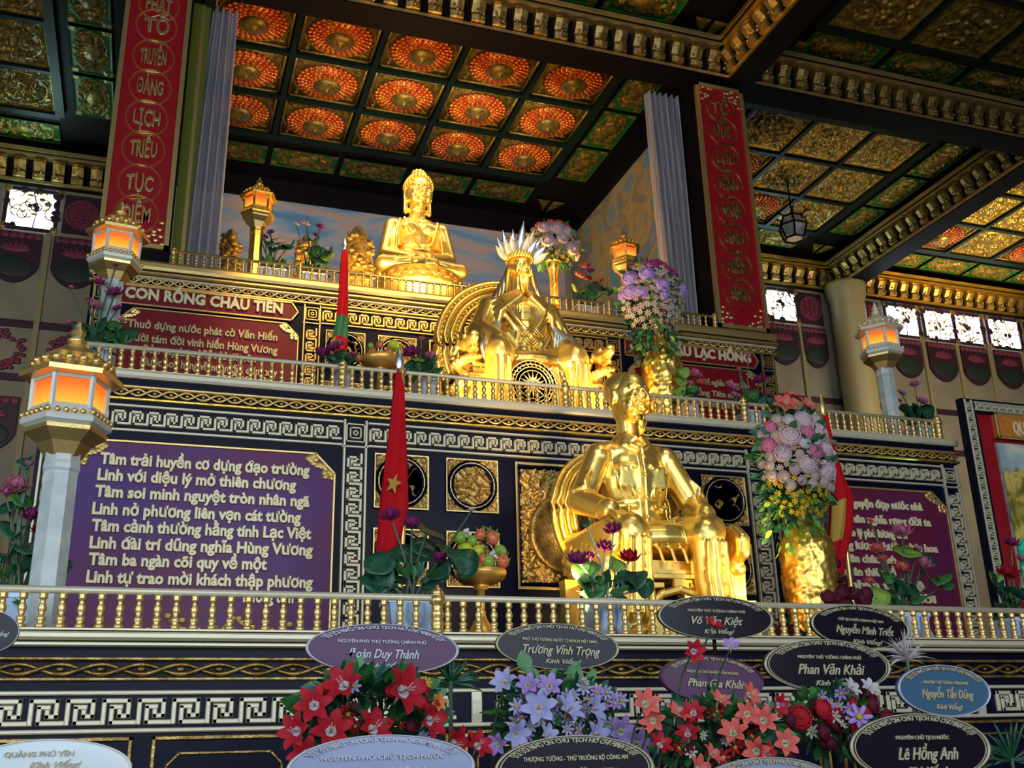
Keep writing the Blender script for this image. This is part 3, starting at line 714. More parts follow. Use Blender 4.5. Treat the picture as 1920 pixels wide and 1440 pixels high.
def tier(name, label, X0, X1, Y, Yb, z0, z1, bands, tone):
    t = thing(name, label, 'altar', ((X0+X1)/2, Y, z0))
    t.location = (0, 0, 0)
    B().box((X0, Y, z0), (X1, Yb, z1-0.002)).build('core', 'lacquer', t)
    return t

# ---------------- level 3 (top)
T3 = tier('altar_tier', 'topmost altar tier behind the throne, red header reading CON RỒNG CHÁU TIÊN', XL, XR, L3Y, YB-.02, 0, D3, None, None)
XA, XB_ = XL, XR
strip(T3, XA, XB_, zz(8.725, L3Y, .08), D3+.001, L3Y, .08, 'gold_trim', 'deck_edge')
strip(T3, XA, XB_, zz(8.636, L3Y, .10), zz(8.69, L3Y, .10), L3Y, .10, 'gold_trim')
strip(T3, XA, XB_, zz(8.561, L3Y, .06), zz(8.605, L3Y, .06), L3Y, .06, 'pale_gold')
guilloche(T3, XA, XB_, 8.455, 8.555, L3Y, 'gold_trim', 0.17)
strip(T3, XA, XB_, 8.405, 8.45, L3Y, .05, 'gold_trim')
# ---------------- level 2 (middle)
T2 = tier('altar_tier', 'middle altar tier behind the seated man, with purple verse panels', XL, XR, L2Y, L3Y, 0, D2, None, None)
strip(T2, XA, XB_, zz(5.520, L2Y, .06), D2+.001, L2Y, .06, 'pale_gold', 'deck_edge')
strip(T2, XA, XB_, zz(5.400, L2Y, .06), zz(5.434, L2Y, .06), L2Y, .06, 'gold_trim')
guilloche(T2, XA, XB_, 5.295, 5.385, L2Y, 'gold_trim', 0.17)
strip(T2, XA, XB_, 5.245, 5.280, L2Y, .04, 'gold_bright')
# ---------------- level 1 (front)
X1A, X1B = -6.0, 26.0
T1 = tier('altar_tier', 'lowest altar tier at the front, black with a broad gold key-pattern band', X1A, X1B, L1Y, L2Y, 0, D1, None, None)
strip(T1, X1A, X1B, zz(2.365, L1Y, .12), D1-.02, L1Y, .12, 'pale_gold', 'deck_edge')
strip(T1, X1A, X1B, zz(2.320, L1Y, .09), zz(2.352, L1Y, .09), L1Y, .09, 'pale_gold')
strip(T1, X1A, X1B, zz(2.226, L1Y, .05), zz(2.25, L1Y, .05), L1Y, .06, 'gold_dark')
guilloche(T1, -2.2, 12, 2.124, 2.208, L1Y, 'gold_dark', 0.26)
strip(T1, X1A, X1B, 2.090, 2.114, L1Y, .03, 'gold_dark')
strip(T1, X1A, X1B, 1.998, 2.026, L1Y, .03, 'pale_gold'); strip(T1, X1A, X1B, 1.752, 1.781, L1Y, .03, 'pale_gold')
k1 = [2.24, 2.47, 7.0, 7.23]
meander('meander_band', 2.24+2.26, 0.185, 0.225, T1, 'pale_gold', -2.26, 1.797, L1Y, .03, False, th=.20)
meander('meander_band', 7.0-2.56, 0.185, 0.225, T1, 'pale_gold', 2.56, 1.797, L1Y, .03, False, th=.20)
meander('meander_band', 12-7.3, 0.185, 0.225, T1, 'pale_gold', 7.3, 1.797, L1Y, .03, False, th=.20)
for x in (2.40, 7.12): strip(T1, x-.02, x+.02, 1.78, 2.0, L1Y, .03, 'pale_gold', 'divider')
def front_panel(x0, x1):
    b = B(); z1 = 1.715; z0 = 0.45; c = .08
    for a, q in (((x0, z0), (x1, z0)), ((x1, z0), (x1, z1)), ((x1, z1), (x0, z1)), ((x0, z1), (x0, z0))): b.bar(a, q, .03, .03)
    a0, a1, b0, b1 = x0+.09, x1-.09, z0+.09, z1-.10
    pts = [(a0+c, b0), (a1-c, b0), (a1, b0+c), (a1, b1-c), (a1-c, b1), (a0+c, b1), (a0, b1-c), (a0, b0+c)]
    for i in range(8): b.bar(pts[i], pts[(i+1) % 8], .018, .02)
    xm = (x0+x1)/2
    for k in (-1, 1):
        b.tube([(xm, -.02, 1.38), (xm+k*.05, -.03, 1.43), (xm+k*.10, -.03, 1.47), (xm+k*.14, -.03, 1.45), (xm+k*.12, -.03, 1.42)], .012, 5)
    o = b.build('front_panel', 'gold_dark', T1, loc=(0, L1Y, 0))
x = 0.115
for k in range(-3, 9): front_panel(x+k*1.10, x+k*1.10+0.95)

# shared layout of the faces of levels 2 and 3
def face(T, Y, zb, zm0, zm1, key_mat, x_end, panelmat, mw, ztop, lvl):
    pil = [(XL+.04, .26), (1.95, .28), (7.24, .28), (10.40, .27)]
    for (x, w_) in pil:
        H_ = zm0-0.06-zb-0.02
        b = B(); b.bar((0.015, 0), (0.015, zm1-zb), .03, .035); b.bar((w_-.015, 0), (w_-.015, zm1-zb), .03, .035); b.bar((0, zm0-zb), (w_, zm0-zb), .025, .035)
        b.build('pilaster', key_mat, T, loc=(x, Y, zb))
        square_key(T, x+w_/2, (zm0+zm1)/2+.01, w_*.80, Y, key_mat)
        meander('pilaster_meander', H_, w_-.085, mw, T, key_mat, x+.0425, zb, Y, .03, False, True)
    if lvl == 2: spans = [(pil[0][0]+.30, 1.93), (2.25, 7.22), (7.54, 10.38)]
    else: spans = [(2.25, 7.22)]
    for a, c in spans: meander('meander_band', c-a, zm1-zm0, mw, T, key_mat, a, zm0, Y, .035)
    for i, (x, st) in enumerate(((2.635, 'bird'), (3.485, 'dragon'), (5.97, 'dragon'), (6.86, 'bamboo'))):
        medallion(T, x, ztop-.325, .64, Y, st, 1.7+i*2.3+lvl); medallion(T, x, ztop-.325-.87, .64, Y, 'bird' if i % 3 == 0 else 'dragon', 9.1+i*1.3+lvl)
    def fn(px_, pz):
        e = max(abs(px_)/.71, abs(pz)/.76)
        if e > .955: return (.05, 0)
        if e > .915: return (.0, 2)
        v = curl(px_, pz, 7.5, 3.3+lvl); return (.02+.07*v, 1)
    relief(1.42, 1.52, 90, 96, fn).build('relief_panel', ['gold_trim', 'gold_relief', 'lacquer_blue'], T, True, loc=(4.73, Y, ztop-.76))
    b = B().lathe([(.50, 0), (.50, .05), (.47, .085), (.42, .06), (.12, .07), (.10, .10), (.0, .11)], 40)
    b.v = [(x_, -z_, y_) for x_, y_, z_ in b.v]
    b.build('bronze_drum_face', 'gold_dark', T, True, loc=(4.66, Y-.04, ztop-.86))
face(T2, L2Y, D1, 4.896, 5.205, 'pale_gold', 0, 'purple', .178, 4.84, 2)  # paler key bands paint in cool daylight; same gold as the tier above
face(T3, L3Y, D2, 8.087, 8.395, 'gold_trim', 0, 'red_panel', .20, 8.0, 3)
# verses
def verse(panel, lines, Y, cap, m_, bold=.04, depth=.03):
    for txt, (px0, py0), (px1, py1) in lines:
        a, c = at(px0, py0, Y-.04), at(px1, py1, Y-.04)
        lt = put_text(txt, a.x, c.x, a.z, cap, 0, m_, panel, depth=depth, bold=bold, slope=(c.z-a.z)*0)
        lt.location = (-panel.location.x, -.03, -panel.location.z+(c.z-a.z)*.5)
pl = inscription(T2, -0.87, 1.86, D1+.08, 4.78, L2Y, 'purple')
verse(pl, [('Tâm trải huyền cơ dựng đạo trường', (187, 868), (580, 893)), ('Linh với diệu lý mở thiên chương', (182, 898), (555, 921)),
           ('Tâm soi minh nguyệt tròn nhân ngã', (177, 930), (580, 951)), ('Linh nở phương liên vẹn cát tường', (172, 962), (564, 982)),
           ('Tâm cảnh thường hằng tính Lạc Việt', (171, 993), (583, 1013)), ('Linh đài trí dũng nghĩa Hùng Vương', (167, 1025), (586, 1044)),
           ('Tâm ba ngàn cõi quy về một', (165, 1057), (500, 1070)), ('Linh tự trao mời khách thập phương', (161, 1089), (586, 1105)),
           ('Lương tâm', (455, 1127), (550, 1132))], L2Y, .122, 'letter_gold', bold=.045)
og = B(); rn = random.Random(2)
for k in range(60): og.ball((rn.gauss(0, .32), -.04, rn.gauss(0, .07)+.05), (.05, .02, .03), 6)
og.tube([(-.6, -.04, .0), (-.2, -.05, .06), (.2, -.05, .06), (.6, -.04, 0)], .02, 6)
og.build('scroll_ornament', 'gold_trim', pl, loc=(.25, 0, -(pl.location.z-2.75)))
pr = inscription(T2, 7.62, 10.36, D1+.08, 4.80, L2Y, 'maroon')
verse(pr, [('nguyện đẹp nước nhà', (1592, 950), (1729, 957)), ('nhân nghĩa rạng đời ta', (1588, 980), (1745, 986)), ('đạo lý phò lương dân', (1580, 1005), (1700, 1010)),
           ('trung lương thưởng lưu hoa', (1560, 1030), (1758, 1034)), ('muôn dân chân tình', (1540, 1053), (1680, 1056)), ('hồng ân thiên cổ', (1560, 1078), (1680, 1081)),
           ('nhân nhân thế hệ', (1530, 1102), (1735, 1106)), ('nghĩa muôn đời', (1560, 1127), (1755, 1131))], L2Y, .105, 'letter_gold', bold=.045)
for x0, x1, txt, a, c in ((-.80, 1.86, 'CON RỒNG CHÁU TIÊN', (233, 558), (530, 588)), (7.60, 10.32, 'CON CHÁU LẠC HỒNG', (1180, 655), (1408, 682))):
    w_ = x1-x0; h_ = .30; b = B(); pts = [(-w_/2, -h_/2), (w_/2-.1, -h_/2), (w_/2, 0), (w_/2-.1, h_/2), (-w_/2, h_/2)]
    b.add([(p[0], 0, p[1]) for p in pts]+[(p[0], -.03, p[1]) for p in pts], [(5, 6, 7, 8, 9)]+[(i, (i+1) % 5, 5+(i+1) % 5, 5+i) for i in range(5)])
    o = b.build('header_panel', 'red_panel', T3, loc=((x0+x1)/2, L3Y, 8.245))
    e = B()
    for i in range(5): e.bar(pts[i], pts[(i+1) % 5], .03, .02, 0, -.03)
    e.build('gold_edging', 'gold_trim', o)
    verse(o, [(txt, a, c)], L3Y, .175, 'letter_gold', bold=.045, depth=.04)
ql = inscription(T3, -.80, 1.88, D2+.15, 8.03, L3Y, 'red_panel', .20)
verse(ql, [('Thuở dựng nước phát cờ Văn Hiến', (238, 613), (520, 639)), ('Mười tám đời vinh hiển Hùng Vương', (236, 637), (520, 665)),
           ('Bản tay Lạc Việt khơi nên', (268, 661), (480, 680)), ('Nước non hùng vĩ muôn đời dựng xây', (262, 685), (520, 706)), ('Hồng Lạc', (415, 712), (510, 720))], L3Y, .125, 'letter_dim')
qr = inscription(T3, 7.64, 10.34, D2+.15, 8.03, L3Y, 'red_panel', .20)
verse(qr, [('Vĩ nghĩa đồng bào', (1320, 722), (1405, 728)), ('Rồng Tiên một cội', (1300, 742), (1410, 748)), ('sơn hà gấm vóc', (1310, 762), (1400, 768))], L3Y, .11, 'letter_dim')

# ---------------- balustrades
bal_prof = [(.030, 0), (.038, .01), (.038, .03), (.022, .045), (.034, .065), (.034, .085), (.018, .10), (.030, .135), (.034, .155), (.022, .185), (.018, .21), (.026, .222), (.034, .232), (.026, .242), (.034, .254), (.026, .266), (.020, .275)]
def ME_bal(s, m_): return B().lathe([(r_*s, z*s) for r_, z in bal_prof], 10).mesh('baluster', [m_], True)
def ME_post(s, m_):
    return B().lathe([(r_*s, z*s) for r_, z in ((.07, 0), (.075, .02), (.05, .04), (.06, .07), (.06, .11), (.045, .13), (.06, .15), (.06, .20), (.045, .22), (.06, .24), (.05, .26),
                     (.075, .27), (.075, .33), (.05, .34), (.058, .355), (.06, .375), (.045, .40), (.02, .42), (.018, .435), (.0, .445))], 12).mesh('newel_post', [m_], True)
def balustrade(label, x0, x1, Y, z, h, pitch, posts, m_rail, m_bal):
    t = thing('balustrade', label, 'balustrade', (x0, Y, z)); s = h/.30
    B().tube([(0, 0, h), (x1-x0, 0, h)], .026, 10).build('handrail', m_rail, t, True)
    B().box((0, -.04, 0), (x1-x0, .04, .012)).build('base_rail', m_rail, t)
    me = ME_bal(s, m_bal); mp = ME_post(s*.92, m_bal)
    n = round((x1-x0)/pitch)
    for k in range(n+1):
        x = (x1-x0)*k/n
        if any(abs(x0+x-p) < pitch*.62 for p in posts): continue
        link('baluster', me, t, (x, 0, .008))
    for p in posts: link('newel_post', mp, t, (p-x0, 0, .004))
    return t
px1 = float(at(820, 1140, L1Y).x)
balustrade('long gold balustrade along the front edge of the lowest tier', -2.3, 9.9, L1Y, D1-.005, .272, .124, [px1], 'pale_gold', 'gold_trim')
balustrade('gold balustrade on the middle deck, in front of the crowned king', -.98, 10.50, L2Y, D2, .275, .116, [-.97, float(at(642, 700, L2Y).x), float(at(752, 715, L2Y).x), 4.73, 7.3, 10.48], 'pale_gold', 'gold_trim')
balustrade('gold balustrade on the top deck, in front of the golden Buddha', -.12, 9.55, L3Y, D3, .235, .1215, [-.10, float(at(563, 500, L3Y).x), 4.73, 7.35, 9.50], 'gold_trim', 'gold_trim')
# ================================================================ sculpted figures
def sculpt(name, b, voxel, mats, parent, smooth=4, loc=(0, 0, 0), sub=None):
    """fuse overlapping rounded volumes into one continuous skin"""
    me = b.mesh(name, mats); o = D.objects.new(name, me); COL.objects.link(o)
    md = o.modifiers.new('r', 'REMESH'); md.mode = 'VOXEL'; md.voxel_size = voxel; md.use_smooth_shade = True
    if smooth:
        s = o.modifiers.new('s', 'SMOOTH'); s.factor = 0.5; s.iterations = smooth
    dg = bpy.context.evaluated_depsgraph_get()
    me2 = D.meshes.new_from_object(o.evaluated_get(dg)); me2.name = name
    D.objects.remove(o); D.meshes.remove(me)
    if not len(me2.materials): me2.materials.append(M[mats[0] if isinstance(mats, list) else mats])
    return link(name, me2, parent, loc)
def mir(b, fn):
    for s in (1, -1): fn(s)

def head_prims(b, c, s, rz=0.0, tilt=0.0, ear=1.0, eyes=True, jaw=1.0, full=1.0):
    """face looks to -Y; s = head height / 2; rz turns it, tilt lowers the chin"""
    k = B()
    k.ball((0, .06, .20), (.76, .92, .80), 22); k.ball((0, -.05, -.10), (.70*full, .82, .62), 20)
    k.ball((0, -.28, -.52), (.50*jaw*full, .50, .40), 18); k.ball((0, -.55, -.80), (.22, .20, .17), 12)     # jaw, chin
    k.ball((0, .25, -.35), (.52, .50, .60), 14)
    k.cap((0, -.86, .16), (0, -1.10, -.22), .075, .135, 10); k.ball((0, -1.02, -.27), (.17, .12, .085), 10)  # nose
    for x in (1, -1):
        k.ball((x*.13, -.94, -.27), (.085, .09, .07), 8)
        k.cap((x*.16, -.86, .25), (x*.50, -.66, .24), .07, .075, 8)                 # brow
        k.ball((x*.40, -.66, -.17), (.20, .20, .17), 12)                             # cheekbone
        k.ball((x*.31, -.755, .075), (.135, .10, .075), 10)                          # eyelid
        k.cap((x*.18, -.845, .035), (x*.45, -.70, .045), .028, .028, 6)              # lash line
        k.ball((x*.42, -.50, -.45), (.22, .26, .26), 10)
        k.ball((x*.78, .10, -.06), (.07, .20, .28*ear), 10); k.cap((x*.82, .02, .16), (x*.80, .06, -.30*ear), .05, .06, 8)
    k.cap((-.20, -.875, -.475), (.20, -.875, -.475), .045, .045, 8); k.ball((0, -.92, -.46), (.14, .06, .045), 8)
    k.ball((0, -.90, -.57), (.16, .075, .06), 8); k.ball((0, -.80, -.52), (.30, .15, .17), 10)
    k.xf(Matrix.Translation(Vector(c)) @ Matrix.Rotation(rz, 4, 'Z') @ Matrix.Rotation(tilt, 4, 'X') @ Matrix.Scale(s, 4))
    b.add(k.v, k.f)
def hand(b, wrist, d, up, s, curl_=0.6, thumb=1):
    """palm from wrist along d, back of hand facing 'up'; five unequal bent fingers"""
    w0 = Vector(wrist); d = Vector(d).normalized(); u = (Vector(up)-d*Vector(up).dot(d)).normalized(); sd = d.cross(u)*thumb
    pc = w0+d*.045*s
    for q in (-.9, -.3, .3, .9): b.cap(w0+sd*.022*q*s, w0+d*.095*s+sd*.034*q*s, .024*s, .019*s, 8)
    for i, (q, L) in enumerate(((-1, .075), (-.33, .088), (.33, .094), (1, .084))):
        p = w0+d*.10*s+sd*.034*q*s; a = 0.25
        for j, (seg, r_) in enumerate(((.45, .0145), (.32, .0130), (.25, .0115))):
            a += curl_*(0.55 if j else 0.4); dd = d*math.cos(a)-u*math.sin(a); p2 = p+dd*L*seg*s*1.05
            b.cap(p, p2, r_*s, r_*.88*s, 8); p = p2
    p = w0+d*.03*s+sd*.035*s
    for dd, L, r_ in ((d*.55+sd*.8-u*.1, .045, .019), (d*.85+sd*.4-u*.35, .036, .0165), (d*.9+sd*.1-u*.45, .028, .014)):
        dd = dd.normalized(); p2 = p+dd*L*s; b.cap(p, p2, r_*s, r_*.9*s, 8); p = p2
def fold(b, pts, r0, r1=None, n=7):
    r1 = r0 if r1 is None else r1
    for i in range(len(pts)-1):
        t0, t1 = i/(len(pts)-1), (i+1)/(len(pts)-1); b.cap(pts[i], pts[i+1], r0+(r1-r0)*t0, r0+(r1-r0)*t1, n)

# ---- 1. seated man, front deck.  Local frame: x right, y into the depth, z up from the deck
S1 = thing('seated_man_statue', 'large golden statue of a seated goateed man in a buttoned jacket', 'statue', (4.73, 9.5, D1))
S1.scale = (1.0, 1.0, 1.0)
def low(b, k=1.0):      # seat height and shins as in the photograph
    b.v = [(x*(1-.10*min(1, max(0, z-1.3))), y, z*.86 if z < 1.2 else z-.168+.07*min(1, (z-1.2)/.6)) for x, y, z in b.v]; return b
b = B()
HD = (-.06, .02, 2.74)
head_prims(b, HD, .29, R(16), R(4), ear=1.1)
b.cap((-.05, .10, 2.55), (0, .14, 2.26), .13, .16, 16)                       # neck
# trunk
b.ball((0, .14, 1.86), (.40, .27, .44), 22); b.ball((0, .16, 1.50), (.36, .27, .34), 20); b.ball((0, .14, 2.10), (.40, .20, .20), 18)
b.cap((-.30, .14, 2.14), (.30, .14, 2.14), .135, .135, 16); b.cap((-.14, .14, 2.25), (.14, .14, 2.25), .11, .11, 12)
b.ball((0, .12, 1.22), (.42, .34, .26), 18)
# arms (his right arm on the left of the picture)
for s_, el, wr in ((-1, (-.66, .05, 1.62), (-.56, -.46, 1.42)), (1, (.66, .02, 1.60), (.50, -.46, 1.42))):
    sh = (s_*.43, .14, 2.08)
    b.ball(sh, (.165, .17, .17), 14); b.cap(sh, el, .16, .135, 16); b.cap(el, wr, .135, .095, 14)
    e = Vector(el); w_ = Vector(wr); dd = (w_-e).normalized()
    b.cap(w_-dd*.06, w_-dd*.02, .118, .112, 14)                                   # cuff
    fold(b, [Vector(sh)+Vector((s_*.10, -.10, -.10)), e+Vector((s_*.02, -.13, .16)), e+Vector((-s_*.03, -.14, .02))], .028, .02)
    fold(b, [e+Vector((-s_*.10, -.06, .10)), e+Vector((0, -.14, -.02)), e+Vector((s_*.10, -.04, -.02))], .024)
    fold(b, [e+Vector((-s_*.06, -.06, .20)), e+Vector((s_*.04, -.135, .10)), e+Vector((s_*.13, -.02, .08))], .022)
hand(b, (-.55, -.50, 1.41), (.12, -.75, -.40), (0, -.25, 1), 1.75, .55, -1)
hand(b, (.49, -.50, 1.41), (-.05, -.75, -.34), (0, -.25, 1), 1.75, .65, 1)
# legs
for s_, kn in ((-1, (-.44, -.64, 1.20)), (1, (.38, -.62, 1.20))):
    hip = (s_*.20+.03, .06, 1.18)
    b.cap(hip, kn, .225, .185, 18); b.ball(kn, (.185, .18, .185), 16)
    an = (kn[0]+s_*.02, -.64, .30)
    b.cap(kn, (kn[0], -.60, .75), .175, .165, 16); b.cap((kn[0], -.60, .75), an, .165, .150, 16)
    b.cap((an[0], -.56, .26), (an[0], -.60, .20), .165, .16, 14)                  # trouser hem
    b.cap((an[0], -.60, .12), (an[0]+s_*.03, -.92, .075), .095, .085, 12); b.cap((an[0]+s_*.03, -.92, .075), (an[0]+s_*.04, -1.02, .065), .085, .07, 12)
    for q in (-.08, .02, .11): fold(b, [(kn[0]+q, kn[1]-.17, 1.12), (kn[0]+q*1.1, -.765, .75), (an[0]+q*1.2, -.80, .32)], .022, .032)
    fold(b, [(hip[0]-.10, -.10, 1.40), (kn[0]-.05, -.40, 1.40), (kn[0]+.04, -.62, 1.38)], .025)
    fold(b, [(hip[0]+.12, -.05, 1.38), (kn[0]+.10, -.35, 1.37), (kn[0]+.13, -.60, 1.31)], .02)
# coat skirt across the lap
b.ball((.05, -.20, 1.20), (.47, .40, .20), 18)
fold(b, [(-.40, -.05, 1.45), (-.22, -.24, 1.32), (.05, -.30, 1.22), (.12, -.50, 1.16)], .045, .03)
fold(b, [(.42, -.03, 1.42), (.26, -.22, 1.32), (.10, -.30, 1.22)], .045, .03)
fold(b, [(-.36, -.14, 1.42), (-.10, -.30, 1.36), (.16, -.29, 1.38), (.36, -.12, 1.46)], .03)
fold(b, [(-.38, -.10, 1.34), (-.08, -.30, 1.26), (.20, -.28, 1.30), (.38, -.10, 1.38)], .03)
for q in range(5): fold(b, [(-.16+.12*q, -.34, 1.20-.01*q), (-.12+.13*q, -.58, 1.06), (-.10+.13*q, -.62, .90)], .028, .018)
# jacket: placket, collar, pockets, lapels
b.box((-.030, -.150, 1.34), (.030, -.10, 2.16)); fold(b, [(0, -.13, 1.40), (0, -.155, 1.9), (0, -.10, 2.16)], .028)
for s_ in (1, -1):
    for k in range(3): b.cap((s_*(.03+.03*k), -.055+.012*k, 2.28-.028*k), (s_*(.13+.02*k), .02, 2.31-.05*k), .032, .03, 8)
    b.cap((s_*.03, -.10, 2.16), (s_*.115, -.06, 2.20), .025, .02, 8)
    for z, w_, yy in ((1.96, .11, -.105), (1.56, .12, -.115)):
        b.cap((s_*.105, yy-.015, z), (s_*(.10+w_*1.5), yy+.055, z+.005), .022, .02, 8); b.cap((s_*.19, yy+.01, z-.025), (s_*.19, yy+.012, z-.05), .03, .02, 8)
        if z > 1.9: b.box((s_*.19-.09, -.115, z-.22), (s_*.19+.09, -.05, z))
for s_ in (1, -1):
    for k in range(3): fold(b, [(s_*(.34-.06*k), -.04-.03*k, 2.02-.05*k), (s_*(.30-.07*k), -.09, 1.80), (s_*(.24-.07*k), -.12, 1.62)], .016, .01)
low(b); body = sculpt('body', b, .0140, ['gold_statue'], S1, 2)
for z in (2.06, 1.86, 1.62, 1.42): B().ball((0, -.172 if z < 2 else -.15, z-.10), (.026, .016, .026), 10).build('jacket_button', 'gold_bright', S1, True)
k = B(); rn = random.Random(1)                                                     # goatee and moustache
hm = Matrix.Translation(Vector(HD)-Vector((0, 0, .098))) @ Matrix.Rotation(R(16), 4, 'Z') @ Matrix.Rotation(R(4), 4, 'X') @ Matrix.Scale(.29, 4)
for i in range(16):
    x = rn.uniform(-.15, .15); k.tube([hm @ Vector((x, -.72, -.78)), hm @ Vector((x*1.2, -.80, -1.05)), hm @ Vector((x*.7, -.72, -1.36-.2*rn.random()))], [.014, .018, .004], 5)
for i in range(10):
    s_ = 1 if i % 2 else -1; k.tube([hm @ Vector((s_*.02, -.98, -.36)), hm @ Vector((s_*.18, -.92, -.40)), hm @ Vector((s_*(.30+.02*i/3), -.80, -.50-.03*(i//2)))], [.010, .011, .004], 5)
k.build('goatee', 'gold_bright', S1, True)
k = B()
k.ball((0, .20, .34), (.76, .84, .66), 22); k.xf(hm @ Matrix.Translation(Vector((0, .03, .03)))); k.build('hair', 'gold_statue', S1, True)

# the armchair
CH = thing('armchair', 'golden carved armchair with a round hooped back, carrying the jacketed man', 'chair', (4.73, 9.5, D1))
b = B()
b.box((-.62, -.42, .88), (.68, .55, 1.0)); b.box((-.66, -.50, .80), (.72, .58, .88)); b.build('seat', 'gold_statue', CH, loc=(0, 0, 0))
b = B(); n = 40   # hooped back rail, flattened bands
for rr, yy, t in ((.66, .44, .050), (.60, .40, .042), (.54, .37, .036), (.72, .48, .034)):
    path = [(math.cos(a)*rr*1.0-.10, yy-.22*max(0, math.cos(a)**2-.55), 1.66+math.sin(a)*rr*.98) for a in np.linspace(R(-52), R(232), n)]
    b.tube(path, t, 8)
b.build('hoop_back', 'gold_bright', CH, True)
b = B(); b.box((-.42, .40, .95), (.34, .47, 2.12)); b.lathe([(.001, 0), (.34, 0), (.38, .03), (.30, .05), (.0, .06)], 30, (0, 0, 0))
b.build('back_splat', 'gold_dark', CH)
def arm_mesh(s_):
    b = B()
    fold(b, [(0, .45, 1.34), (0, .05, 1.30), (0, -.35, 1.32), (0, -.60, 1.30), (0, -.72, 1.20), (0, -.70, 1.06), (0, -.60, 1.02), (0, -.56, 1.10), (0, -.62, 1.15)], .085, .075, 10)
    b.box((-.06, -.58, .95), (.06, .48, 1.26))
    for k in range(10): b.ball((s_*.06, -.50+.10*k, 1.12+.05*math.sin(k*2.1)), (.05, .065, .07), 8)
    b.cap((0, -.52, 1.02), (0, -.56, .90), .09, .10, 10)
    return b
for s_, x in ((-1, -.64), (1, .72)):
    sculpt('armrest', arm_mesh(s_), .02, ['gold_statue'], CH, 1, (x, 0, 0))
for s_, x in ((-1, -.64), (1, .72)):
    for y in (-.50, .46):
        b = B(); b.ring([[(x-w_, y-w_, z), (x+w_, y-w_, z), (x+w_, y+w_, z), (x-w_, y+w_, z)] for w_, z in ((.085, .90), (.075, .60), (.09, .35), (.13, .12), (.15, 0))]); b.build('leg', 'gold_statue', CH)
        if y < 0:
            k = B(); 
            for q in range(6): k.box((x-.14, y-.14, .28+q*.045), (x+.14, y+.02, .305+q*.045))
            k.build('leg_band', 'gold_bright', CH)
# arched apron between the front legs
b = B()
for a, c in (((-.50, .80), (.60, .80)), ((-.50, .70), (-.1, .70)), ((.25, .70), (.60, .70))): b.bar(a, c, .07, .05, 0, -.50)
fold(b, [(-.30, -.53, .20), (-.28, -.53, .45), (-.10, -.53, .60), (.09, -.53, .66), (.28, -.53, .60), (.46, -.53, .45), (.48, -.53, .20)], .045)
b.box((-.26, -.50, 0.0), (.44, -.44, .52)); b.box((.04, -.54, .62), (.16, -.50, .84))
b.build('apron', 'gold_statue', CH)
b = B(); b.box((-.80, -1.15, .0), (.86, .62, .03)); b.build('plinth', 'gold_dark', CH)
for o in CH.children:
    if o.name.startswith('plinth'): continue
    for v in o.data.vertices: z = v.co.z; v.co.z = z*.86 if z < 1.2 else z-.168
S1.location.z = D1+.03; 

# ---- 2. crowned king on a dragon throne, middle deck
S2 = thing('crowned_king_statue', 'golden statue of a seated bearded king with a feather crown', 'statue', (4.73, 12.9, D2))
b = B(); HK = (-.02, -.02, 2.40)
head_prims(b, HK, .21, R(6), R(4), full=1.1)
b.cap((0, .08, 2.2), (0, .12, 1.95), .13, .16, 14)
b.ball((0, .14, 1.55), (.42, .27, .42), 20); b.ball((0, .12, 1.80), (.42, .20, .18), 16); b.ball((0, .12, 1.15), (.40, .30, .30), 18)
for s_, el, wr in ((-1, (-.66, -.02, 1.30), (-.52, -.46, 1.12)), (1, (.64, .0, 1.26), (.50, -.44, 1.06))):
    sh = (s_*.44, .12, 1.76); b.ball(sh, (.19, .18, .16), 14); b.cap(sh, el, .17, .19, 16); b.cap(el, wr, .20, .16, 14)
    # wide hanging sleeve
    w_ = Vector(wr)
    for q in range(6):
        t = q/5; p = Vector(el).lerp(w_, t); b.cap(p, p+Vector((s_*.03, .02, -.34+.10*abs(t-.5))), .11, .05, 8)
    for q in range(3): fold(b, [Vector(sh)+Vector((s_*(.10-.08*q), -.10, -.05)), Vector(el)+Vector((-s_*.06*q, -.16, .12)), w_+Vector((0, -.05, .12-.06*q))], .03, .02)
hand(b, (-.50, -.50, 1.12), (.10, -.8, -.35), (0, -.2, 1), 1.7, .6, -1); hand(b, (.48, -.48, 1.08), (-.1, -.8, -.35), (0, -.2, 1), 1.7, .6, 1)
for s_ in (-1, 1):
    kn = (s_*.55-.02, -.62, .98); b.cap((s_*.20, .05, .98), kn, .24, .20, 18); b.ball(kn, (.20, .19, .20), 16)
    b.cap(kn, (s_*.62, -.60, .5), .19, .18, 14); b.cap((s_*.62, -.60, .5), (s_*.64, -.62, .14), .18, .22, 14)
    b.cap((s_*.64, -.64, .10), (s_*.66, -.95, .08), .11, .10, 12)
    for q in (-.10, 0, .10): fold(b, [(kn[0]+q, -.80, .90), (kn[0]+q, -.77, .5), (kn[0]+q*1.5, -.82, .14)], .02, .035)
